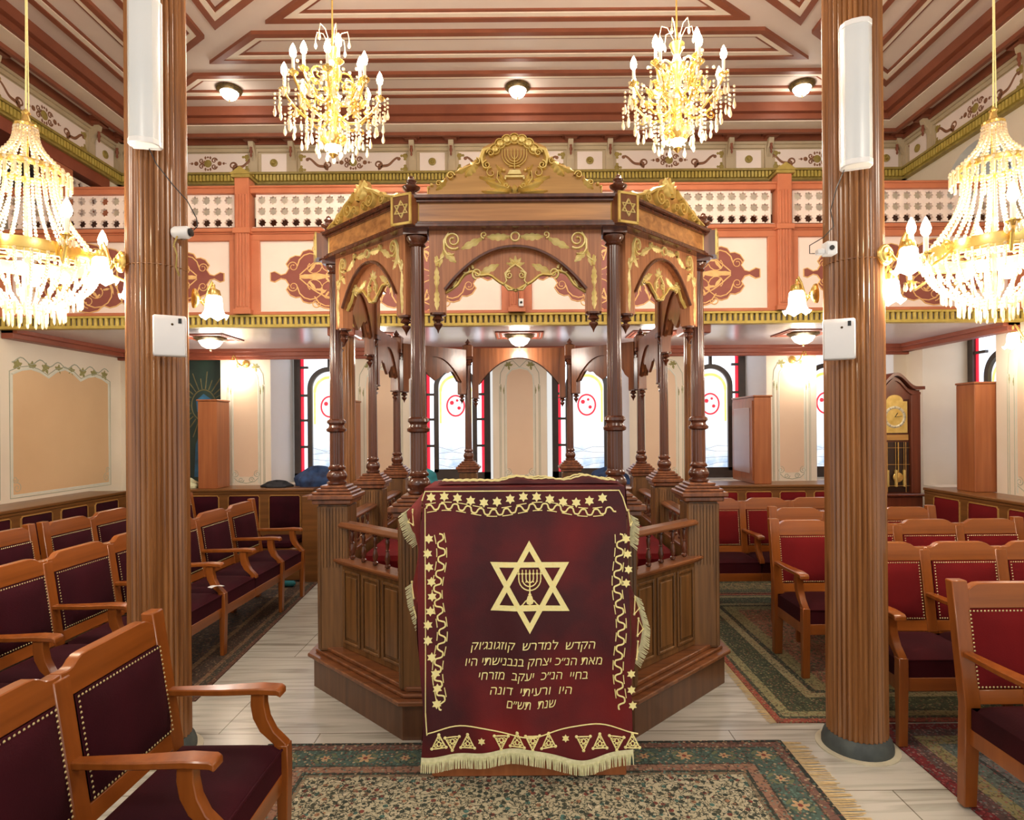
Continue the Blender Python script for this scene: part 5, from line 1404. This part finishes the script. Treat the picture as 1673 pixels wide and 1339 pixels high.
# ================================================================== PEWS
def sh(x, y, z):                                  # backward lean of everything above the seat
    return (x, y + max(0, z - .44) * .15, z)
PART = {}; M['nail'] = mk('pale_brass_nail', (214, 200, 150), (190, 172, 120), 30, rough=.3, metal=.4)
def pew(name, lab, n, loc, rz, sw=.5, cat='pew'):
    red = 'velvet_left_shade' if rz > 1 else 'velvet'
    t = thing(name, lab, cat, loc, rz)
    def inst(key, fn, mat, pos, parent=t, nm=None, **kw):
        if key not in PART:
            o = fn().build(nm, mat, parent, pos, **kw); PART[key] = o.data; return o
        o = bpy.data.objects.new(nm, PART[key]); COL.objects.link(o); o.location = pos; o.parent = parent; return o
    W = n * sw; pw = .034
    def top():
        m = MB(); pts = []
        pr = [(0, .913), (.034, .911), (.055, .916), (.075, .93), (.095, .938), (.12, .94)]
        seg = []
        for x, z in pr: seg.append((x, z))
        for x, z in reversed(pr): seg.append((sw - x, z))
        vs = []
        for x, z in seg:
            for y in (-.012, .026):
                vs.append(sh(x, y, .835)); vs.append(sh(x, y, z))
        k = len(seg); fs = []
        for i in range(k - 1):
            a, b = i * 4, i * 4 + 4
            fs += [(a, b, b + 1, a + 1), (a + 1, b + 1, b + 3, a + 3), (a + 3, b + 3, b + 2, a + 2), (a + 2, b + 2, b, a)]
        fs += [(0, 1, 3, 2), ((k - 1) * 4, (k - 1) * 4 + 2, (k - 1) * 4 + 3, (k - 1) * 4 + 1)]
        return m.add(vs, fs)
    def post(hh=.95):
        m = MB(); sub = [0, .44, hh]
        vs = []
        for z in sub:
            w_ = pw - (.006 if z == 0 else 0)
            for dx, y in ((-w_, -.016), (w_, -.016), (w_, .032), (-w_, .032)): vs.append(sh(dx, y + (.02 if z == 0 else 0), z))
        fs = [(0, 1, 2, 3), (8, 9, 10, 11)] + [(a, a + 1, a + 5, a + 4) if a % 4 < 3 else (a, a - 3, a + 1, a + 4) for a in range(8)]
        return m.add(vs, fs)
    def pad():
        m = MB(); a, b = pw + .004, sw - pw - .004
        def g(u, v):
            x = a + (b - a) * u; z = .51 + .325 * v
            bulge = .022 * (1 - (2 * u - 1) ** 6) * (1 - (2 * v - 1) ** 6)
            return sh(x, -.014 - bulge, z)
        m.grid(g, 10, 10); m.box(a, b, 0, .03, .51, .835, sh); return m
    def nails():
        m = MB(); a, b = pw + .012, sw - pw - .012; q = []
        k = 26
        for i in range(k + 1): x = a + (b - a) * i / k; q += [(x, .518), (x, .827)]
        k = 19
        for i in range(1, k): z = .518 + .309 * i / k; q += [(a, z), (b, z)]
        for x, z in q:
            c = sh(x, -.02, z); r = .0048
            m.add([(c[0] + r * cos(PI * k_ / 3), c[1], c[2] + r * sin(PI * k_ / 3)) for k_ in range(6)] + [(c[0], c[1] - .004, c[2])], [(i, (i + 1) % 6, 6) for i in range(6)])
        return m
    def bot():
        return MB().box(0, sw, -.012, .024, .445, .505, sh)
    def cush():
        m = MB(); a, b = .004, sw - .004
        def g(u, v):
            e = (1 - (2 * u - 1) ** 8) * (1 - (2 * v - 1) ** 8)
            return (a + (b - a) * u, -.41 + .39 * v, .435 + .03 * e)
        m.grid(g, 12, 12)
        m.box(a, b, -.41, -.02, .345, .435); m.tube([(a, -.412, .436), (b, -.412, .436)], .005, 6)
        return m
    def arm():
        m = MB()
        vs = []; sec = [(-.41, .655, .03), (-.395, .664, .032), (-.32, .668, .033), (-.18, .662, .028), (0, .66, .02), (.02, .66, .02)]
        for y, z, w_ in sec: vs += [(-w_, y, z), (w_, y, z), (w_, y, z - .024), (-w_, y, z - .024)]
        k = len(sec); fs = [(0, 1, 2, 3), (k * 4 - 4, k * 4 - 1, k * 4 - 2, k * 4 - 3)]
        for i in range(k - 1):
            for j in range(4): fs.append((i * 4 + j, i * 4 + (j + 1) % 4, i * 4 + 4 + (j + 1) % 4, i * 4 + 4 + j))
        return m.add(vs, fs)
    def prof_bar(sec, w_):
        m = MB(); vs = []
        for y0, y1, z in sec: vs += [(-w_, y0, z), (w_, y0, z), (w_, y1, z), (-w_, y1, z)]
        k = len(sec); fs = [(0, 1, 2, 3), (k * 4 - 4, k * 4 - 1, k * 4 - 2, k * 4 - 3)]
        for i in range(k - 1):
            for j in range(4): fs.append((i * 4 + j, i * 4 + (j + 1) % 4, i * 4 + 4 + (j + 1) % 4, i * 4 + 4 + j))
        return m.add(vs, fs)
    def armsup(): return prof_bar([(-.345, -.295, .645), (-.345, -.293, .60), (-.355, -.302, .55), (-.38, -.328, .50), (-.425, -.378, .455), (-.43, -.383, .43)], .021)
    def fleg(): return prof_bar([(-.432, -.39, .45), (-.434, -.387, .36), (-.43, -.392, .2), (-.424, -.395, 0)], .024)
    def apron(): return MB().box(0, sw, -.412, -.39, .275, .345)
    def sapron(): return MB().box(-.012, .012, -.395, 0, .275, .345)
    key = round(sw, 3)
    for i in range(n):
        x = i * sw
        inst(('top', key), top, 'pew_h', (x, 0, 0), nm='top_rail', bevel=.003)
        p = inst(('pad', key, red), pad, red, (x, 0, 0), nm='back_pad')
        inst(('nail', key), nails, 'nail', (0, 0, 0), p, nm='nailheads', smooth=False)
        inst(('bot', key), bot, 'pew_h', (x, 0, 0), nm='lower_rail', bevel=.003)
        inst(('cush', key, red), cush, 'velvet_seat_shade' if red == 'velvet' else red, (x, 0, 0), nm='seat_cushion', bevel=.0)
        inst(('apr', key), apron, 'pew_h', (x, 0, 0), nm='apron', bevel=.003)
    for i in range(n + 1):
        x = i * sw; e = i in (0, n)
        xo = x + (pw * .5 if i == 0 else (-pw * .5 if i == n else 0))
        if e or i % 2 == 0: inst(('post', e), lambda: post(.952 if e else .90), 'pew', (xo, 0, 0), nm='rear_post', bevel=.004)
        else: inst('mpost', lambda: MB().box(-.03, .03, -.015, .028, .44, .90, sh), 'pew', (xo, 0, 0), nm='mid_post', bevel=.003)
        a_ = inst('arm', arm, 'pew', (xo, 0, 0), nm='armrest', bevel=.004)
        inst('asup', armsup, 'pew', (0, 0, 0), a_, nm='arm_support', bevel=.003)
        if e or i % 2 == 0: inst('fleg', fleg, 'pew', (xo, 0, 0), nm='front_leg', bevel=.003)
        if e: inst('sapr', sapron, 'pew', (xo, 0, 0), nm='side_apron', bevel=.002)
    return t
Z0 = .009
# left block, facing +x (rotated 90 degrees: local x -> +y)
L90 = rad(90)
pew('pew', 'nearest left pew with burgundy velvet back pads, cut off by the lower left frame corner', 5, (-1.32, -.22, Z0), L90, .51)
pew('pew', 'second left pew running behind the left column beside the left rug', 7, (-2.62, 2.4, Z0), L90 - rad(1), .51)
pew('pew', 'left pew one row behind the nearest, at the left frame edge', 4, (-2.54, .2, Z0), L90, .51)
pew('pew', 'third left pew row, far end part near the left column', 4, (-3.5, 4.55, Z0), L90, .51)
pew('pew', 'third left pew row, near part ending at the double post', 5, (-3.52, 1.93, Z0), L90, .51)
# right block, facing the camera (local -y)
pew('pew', 'nearest right pew, cut off by the right frame edge', 3, (1.88, 2.60, Z0), 0, .5)
pew('pew', 'right pew just behind the right column, second row from the front', 4, (1.90, 3.52, Z0), 0, .445)
pew('pew', 'right pew in the third row, its left arm showing left of the column', 4, (1.80, 4.36, Z0), 0, .45)
pew('pew', 'short right pew in the fourth row behind the column', 3, (2.06, 5.02, Z0), 0, .45)
pew('pew', 'rearmost right pew in front of the panelled back bench', 4, (1.62, 5.72, Z0), 0, .45)

# ================================================================== PANELLED WALL BENCHES
def bench(name, lab, L, loc, rz, n, zt=.957, shelf=.5, pads=True, margin=.1):
    t = thing(name, lab, 'bench', loc, rz)       # local x along the wall, facing -y, face at y=0
    m = MB(); m.box(0, L, -.02, shelf, zt - .03, zt); m.box(0, L, -.008, .03, zt - .06, zt - .03); m.build('top_shelf', 'dado', t, bevel=.006, smooth=False)
    m = MB(); m.box(0, L, 0, .03, .0, zt - .03); m.build('back_board', 'dado', t, smooth=False)
    if pads:
        MB().box(0, L, -.42, 0, .02, .36).build('seat_box', 'dado', t, bevel=.006, smooth=False)
        pitch = (L - 2 * margin) / n
        for i in range(n):
            vm = 'velvet_left_shade' if loc[0] < -1 else 'velvet'
            x0 = margin + i * pitch + pitch * .12; x1 = margin + (i + 1) * pitch - pitch * .12
            m = MB(); m.grid(lambda u, v: (x0 + (x1 - x0) * u, -.004 - .03 * (1 - (2 * u - 1) ** 6) * (1 - (2 * v - 1) ** 6), .50 + .375 * v), 8, 8); p = m.build('back_pad', vm, t)
            m = MB(); m.ribbon([(x0, .5), (x0, .86), (x0 + .015, .878), (x1 - .015, .878), (x1, .86), (x1, .5)], .012, .012, FL); m.build('pad_piping', 'gold_wood', p)
            m = MB(); m.box(margin + i * pitch + .01, margin + (i + 1) * pitch - .01, -.43, -.01, .36, .44); m.build('seat_cushion', vm, t, bevel=.02)
    return t
EB = bench('wall_bench', 'panelled wall bench with burgundy pads along the left part of back wall', 2.05, (-4.42, 6.95, 0), 0, 4)
bench('wall_bench', 'panelled wall bench with burgundy pads along the right part of back wall', 1.75, (2.0, 6.95, 0), 0, 4)
bench('wainscot', 'plain wooden wainscot with shelf behind the reading platform', 3.97, (-1.98, 6.95, 0), 0, 1, pads=False)
bench('wall_bench', 'panelled wall bench with burgundy pads along the left side wall', 6.3, (-4.43, .55, 0), L90, 13, shelf=.42)
bench('wall_bench', 'panelled wall bench with burgundy pads along the right side wall', 4.6, (4.3, 6.55, 0), -L90, 9, shelf=.35)
# end board of the back bench and a small carved armchair arm
MB().box(2.07, 2.4, -.45, .0, 0, .92).build('end_panel', 'dado', EB, bevel=.008, smooth=False)

# cabinets (folded shutters) on the shelf
def shutter(loc, rz, lab, w_, d, h, grp=None, face=False):
    t = thing('shutter_cabinet', lab, 'cabinet', loc, rz, grp)
    MB().box(0, w_, 0, d, 0, h).build('body', 'cab', t, bevel=.006, smooth=False)
    MB().box(-.012, w_ + .012, -.012, d, h, h + .02).build('top_moulding', 'cab', t, bevel=.005, smooth=False)
    if face:
        m = MB(); m.box(-.012, 0, .03, d - .03, .04, h - .04); m.build('side_frame', 'cab', t, smooth=False)
        m = MB(); m.box(-.018, -.012, .1, d - .1, .12, h - .12); m.build('side_panel', mk('lavender_reflecting_panel', (186, 160, 158), (176, 150, 150), 3, rough=.3), t, smooth=False, bevel=.003)
shutter((-3.70, 6.98, .957), 0, 'tall narrow wooden cabinet standing on the shelf beside the sunburst picture', .22, .3, 1.0)
shutter((-2.03, 7.0, .957), 0, 'tall narrow wooden cabinet on the shelf seen just right of the left platform column', .11, .28, .98)
shutter((2.66, 7.02, .957), 0, 'wooden cabinet with framed side panel standing on the shelf at right back', .2, .72, 1.0, None, True)
shutter((4.46, 6.03, .957), 0, 'tall wooden cabinet on the shelf by the right side wall window', .27, .26, 1.07)

# grandfather clock
ck = thing('grandfather_clock', 'dark mahogany grandfather clock with arched brass dial in the right back corner', 'clock', (4.03, 6.62, 0))
m = MB(); m.box(-.25, .25, .02, .26, .1, 2.02); m.box(-.29, .29, -.02, .28, 0, .62); 
m.build('case', 'clockw', ck, bevel=.006, smooth=False)
m = MB(); m.box(-.31, .31, -.04, .29, .62, .66); m.box(-.33, .33, -.055, .3, .855, .885); m.box(-.29, .29, -.02, .28, .66, .855); m.build('waist_moulding', 'clockw', ck, bevel=.008, smooth=False)
def bonnet(off, z0):
    N = 24; top = []
    for i in range(N + 1):
        u = -1 + 2 * i / N; top.append((u * (.27 + off), z0 + off + .15 * (.5 + .5 * cos(PI * min(1, abs(u) / .72)))))
    return top
m = MB(); tp = bonnet(0, 2.0); m.prism([(-.27, 1.9)] + tp + [(.27, 1.9)], .0, .27, 'y'); m.build('hood', 'clockw', ck, smooth=False)
m = MB(); tp = bonnet(.03, 2.01)
m.prism(tp + [(x, z - .035) for x, z in reversed(tp)], -.05, .29, 'y'); tp = bonnet(.0, 1.98); m.prism(tp + [(x, z - .03) for x, z in reversed(tp)], -.02, .02, 'y')
m.build('hood_moulding', 'clockw', ck)
m = MB(); N = 16
m.prism([(-.135, 1.54), (.135, 1.54), (.135, 1.88)] + [(.09 * cos(PI * i / N), 1.88 + .07 * sin(PI * i / N)) for i in range(N + 1)] + [(-.135, 1.88)], -.004, .01, 'y')
d_ = m.build('dial', 'gold', ck, smooth=False)
m = MB(); F = FLy(-.004)
m.ribbon([(.105 * cos(a), 1.71 + .105 * sin(a)) for a in [2 * PI * i / 40 for i in range(40)]], .03, .004, F, True); m.build('chapter_ring', mk('silvered_ring', (214, 206, 180), (200, 192, 160), 20, rough=.4, metal=.4), d_)
m = MB()
for i in range(12):
    a = PI * i / 6; m.ribbon([(.095 * cos(a), 1.71 + .095 * sin(a)), (.117 * cos(a), 1.71 + .117 * sin(a))], .005, .006, F)
m.ribbon([(0, 1.71), (.03, 1.755)], .006, .008, F); m.ribbon([(0, 1.71), (.075, 1.72)], .004, .008, F); m.build('hands', 'black', d_)
MB().box(-.145, .145, -.003, .008, 1.46, 1.52).build('dial_strip', 'gold_wood', ck, smooth=False)
MB().box(-.15, .15, .0, .012, .9, 1.44).build('door_opening', mk('dark_case_inside', (38, 22, 18), (48, 28, 22), 5, rough=.3, coat=.5), ck, smooth=False)
m = MB()
for x in (-.09, 0, .09): m.tube([(x, -.012, 1.44), (x, -.012, 1.14)], .003, 6); m.lathe([(.018, .96), (.018, 1.14)], (x, -.015, 0), 12)
m.tube([(.03, -.01, 1.44), (.03, -.01, 1.1)], .006, 6); m.lathe([(.001, -.03), (.05, -.026), (.055, -.02), (.001, -.015)], (.02, 0, 1.06), 20, True, 'y')
m.build('weights_and_pendulum', 'brass', ck)
m = MB()
for x in (-.1, .1): m.box(x - .003, x + .003, -.03, -.027, .9, 1.44)
for z in (1.38, 1.2, .97): m.box(-.145, .145, -.03, -.027, z - .002, z + .002)
m.build('glass_leading', 'gold_wood', ck)
for s in (-1, 1):
    MB().box(s * .21 - .05, s * .21 + .05, -.035, .02, .885, 1.95).build('door_stile', 'clockw', ck, bevel=.006, smooth=False)

# coats and things on the shelf
def lump(name, lab, loc, s, mat, seed):
    random.seed(seed); ph = [random.uniform(0, 6) for _ in range(6)]
    m = MB(); nu, nv = 24, 12
    def g(u, v):
        a = 2 * PI * u; b = PI / 2 * v
        r = 1 + .16 * sin(3 * a + ph[0]) + .1 * sin(5 * a + ph[1]) * cos(b) + .08 * sin(7 * b + ph[2])
        return (s[0] * r * cos(a) * cos(b), s[1] * r * sin(a) * cos(b), s[2] * (sin(b) * (1 + .2 * sin(2 * a + ph[3]))))
    m.grid(g, nu, nv); o = m.build(name, mat, None, loc, ang=180); tag(o, lab, 'clothing'); return o
lump('folded_coat', 'dark blue coat heaped on the shelf under the left stained window', (-2.42, 7.25, .958), (.3, .14, .2), 'coat_b', 1)
lump('hat', 'flat black hat and cloth lying on the shelf at the left window reveal', (-2.86, 7.12, .958), (.16, .1, .07), 'coat_k', 2)
lump('folded_coat', 'dark blue coat on the shelf behind the platform, right of centre', (1.0, 7.2, .958), (.26, .12, .17), 'coat_b', 3)
lump('teal_cushion', 'teal cloth bundle on the shelf behind the platform, left of centre', (-1.15, 7.2, .958), (.14, .1, .17), 'teal', 4)
lump('paper_bag', 'crumpled pale bag on the shelf below the sunburst picture', (-3.92, 7.15, .958), (.14, .1, .1), 'fringe', 5)
o = MB().lathe([(.001, -.06), (.03, -.055), (.03, .05), (.012, .065), (.001, .07)], (0, 0, 0), 12, True, 'x').build('water_bottle', 'teal', None, (-2.42, 6.32, .04)); tag(o, 'small turquoise bottle lying on the floor by the back bench end', 'bottle')
random.seed(11)

# ================================================================== RUGS
def rug(lab, cx, cy, hx, hy, rz, matargs, fr=None, mname='rug'):
    t = thing('patterned_rug', lab, 'rug', (cx, cy, .001), rz)
    mt = mat_rug(mname, hx, hy, *matargs)
    m = MB(); m.box(-hx, hx, -hy, hy, 0, .007); o = m.build('pile', mt, t, smooth=False)
    if mname == 'cream_floral_rug':
        fl, ce, lf = MB(), MB(), MB(); up = lambda x, y, o: (x, y, .0072 + o)
        spots = []
        k = 12
        for i in range(k + 1):
            for s in (-1, 1): spots.append((-hx + .145 + (2 * hx - .29) * i / k, s * (hy - .145)))
        k = 10
        for i in range(1, k):
            for s in (-1, 1): spots.append((s * (hx - .145), -hy + .145 + (2 * hy - .29) * i / k))
        for j, (x, y) in enumerate(spots):
            q = 1 if j % 4 < 2 else .65
            for a in range(6): fl.leaf(x, y, a * PI / 3, .042 * q, .026 * q, .0006, up, 1)
            ce.dome(x, y, .014 * q, .0012, up, 8)
            for s in (-1, 1): lf.leaf(x + s * .055, y + .01, PI / 2 + s * .8, .05, .022, .0006, up, 1); lf.leaf(x + s * .055, y - .01, -PI / 2 - s * .8, .05, .022, .0006, up, 1)
        fo = fl.build('woven_flowers', mk('woven_tan', (190, 160, 120), (170, 140, 104), 60, rough=.9), t); fo['kind'] = 'stuff'
        fo = ce.build('flower_centres', mk('woven_brick', (130, 62, 50), (110, 50, 44), 60, rough=.9), t); fo['kind'] = 'stuff'
        fo = lf.build('woven_leaves', mk('woven_olive', (110, 116, 84), (90, 100, 76), 60, rough=.9), t); fo['kind'] = 'stuff'
    if fr:
        for s in (fr if isinstance(fr, tuple) else (fr,)):
            m = MB()
            for i in range(int(hy * 2 / .012)):
                y = -hy + (i + .5) * .012; j = random.uniform(-.01, .01); l = random.uniform(.09, .12) * (1 if hx > 1.3 else .45)
                m.add([(s * hx, y - .004, .004), (s * hx, y + .004, .004), (s * (hx + l), y + .003 + j, .002), (s * (hx + l), y - .003 + j, .002)], [(0, 1, 2, 3)])
            m.build('fringe', mk('straw_fringe', (214, 190, 140), (186, 160, 112), 60, rough=.9), t, smooth=False)
    return t
rug('cream floral rug with wide teal border and straw fringe in front of the lectern', 0, 2.03, 1.33, 1.15, 0,
    (((178, 172, 146), (50, 60, 52), (120, 60, 52), (70, 110, 104), (200, 192, 168), (70, 74, 60), (150, 110, 84)),
     [(0, (40, 48, 44)), (.02, (112, 82, 72)), (.065, (56, 62, 54)), (.075, (70, 92, 84)), (.21, (56, 62, 54)), (.22, (140, 106, 88)), (.27, (52, 58, 50)), (.29, (120, 108, 88)), (.31, (40, 46, 42))],
     ((96, 130, 120), (150, 120, 90), (52, 60, 56), (180, 160, 130), (120, 70, 60))), (1, -1), 'cream_floral_rug')
rug('olive and brick patterned rug with red edge at right behind the column', 2.61, 4.64, 1.22, 1.27, 0,
    (((150, 96, 76), (90, 92, 64), (160, 140, 100), (120, 70, 58), (70, 76, 60), (172, 104, 84)),
     [(0, (150, 74, 58)), (.035, (60, 66, 52)), (.06, (140, 134, 96)), (.12, (62, 70, 50)), (.30, (150, 140, 104)), (.36, (50, 56, 46)), (.40, (130, 122, 84)), (.5, (60, 60, 50))],
     ((120, 120, 80), (60, 66, 52), (160, 146, 104), (130, 90, 70)), 36), -1, 'olive_brick_rug')
rug('olive patterned rug at right rear in front of the back bench', 2.61, 6.2, 1.22, .27, 0,
    (((140, 124, 84), (60, 70, 56), (150, 96, 76), (90, 96, 66), (176, 160, 120)),
     [(0, (120, 70, 56)), (.03, (70, 74, 56)), (.15, (140, 130, 92))], ((120, 120, 80), (60, 66, 52), (160, 146, 104)), 36), None, 'olive_rear_rug')
rug('burgundy edged rug with grey blue and yellow bands at lower right', 2.86, 2.29, .96, 1.05, 0,
    (((110, 44, 48), (70, 40, 44), (150, 110, 96), (90, 96, 96), (130, 60, 60)),
     [(0, (110, 26, 32)), (.06, (84, 60, 58)), (.13, (132, 124, 84)), (.21, (84, 96, 92)), (.30, (44, 48, 50)), (.32, (96, 96, 96)), (.38, (110, 56, 56)), (.43, (52, 54, 62))],
     ((150, 120, 110), (70, 60, 62), (110, 120, 116), (140, 70, 70)), 40), None, 'burgundy_border_rug')
rug('brown and navy patterned rug under the left pews', -2.95, 5.05, .87, 1.42, rad(4),
    (((84, 66, 52), (44, 46, 56), (120, 84, 64), (58, 60, 50), (130, 112, 84)),
     [(0, (96, 62, 48)), (.03, (60, 56, 46)), (.08, (120, 92, 66)), (.11, (70, 54, 44)), (.24, (126, 100, 72)), (.28, (50, 46, 46))],
     ((120, 90, 64), (60, 60, 56), (140, 120, 88), (100, 60, 50)), 36), None, 'brown_navy_rug')

# white paper tag lying on a seat arm of the second left pew
o = MB().grid(lambda u, v: (.10 * u, .05 * v, .006 * sin(5 * u)), 8, 2).build('paper_tag', 'white', None, (-2.20, 4.32, .52), rad(60)); tag(o, 'small striped white paper tag on the second left pew seat, right of the column', 'paper')
# repeats of a kind share a group
GR = {'pew': 'velvet padded pews', 'bench': 'panelled wall benches', 'rug': 'patterned rugs on the marble', 'chandelier': 'crystal chandeliers', 'wall lamp': 'brass wall sconces',
      'cabinet': 'wooden shutter cabinets on the shelf', 'camera': 'small white cameras on the columns', 'cable': 'thin cables on the columns', 'box': 'white boxes on the columns'}
for o in list(bpy.data.objects):
    c = o.get('category')
    if c in GR and not o.get('group'): o['group'] = GR[c]
for o in bpy.data.objects:
    if o.get('category') == 'column': o['group'] = 'big reeded columns' if o.name.startswith('reeded') else 'slim columns under the gallery'
    if o.name.startswith('fluorescent'): o['group'] = 'fluorescent lamps on the columns'
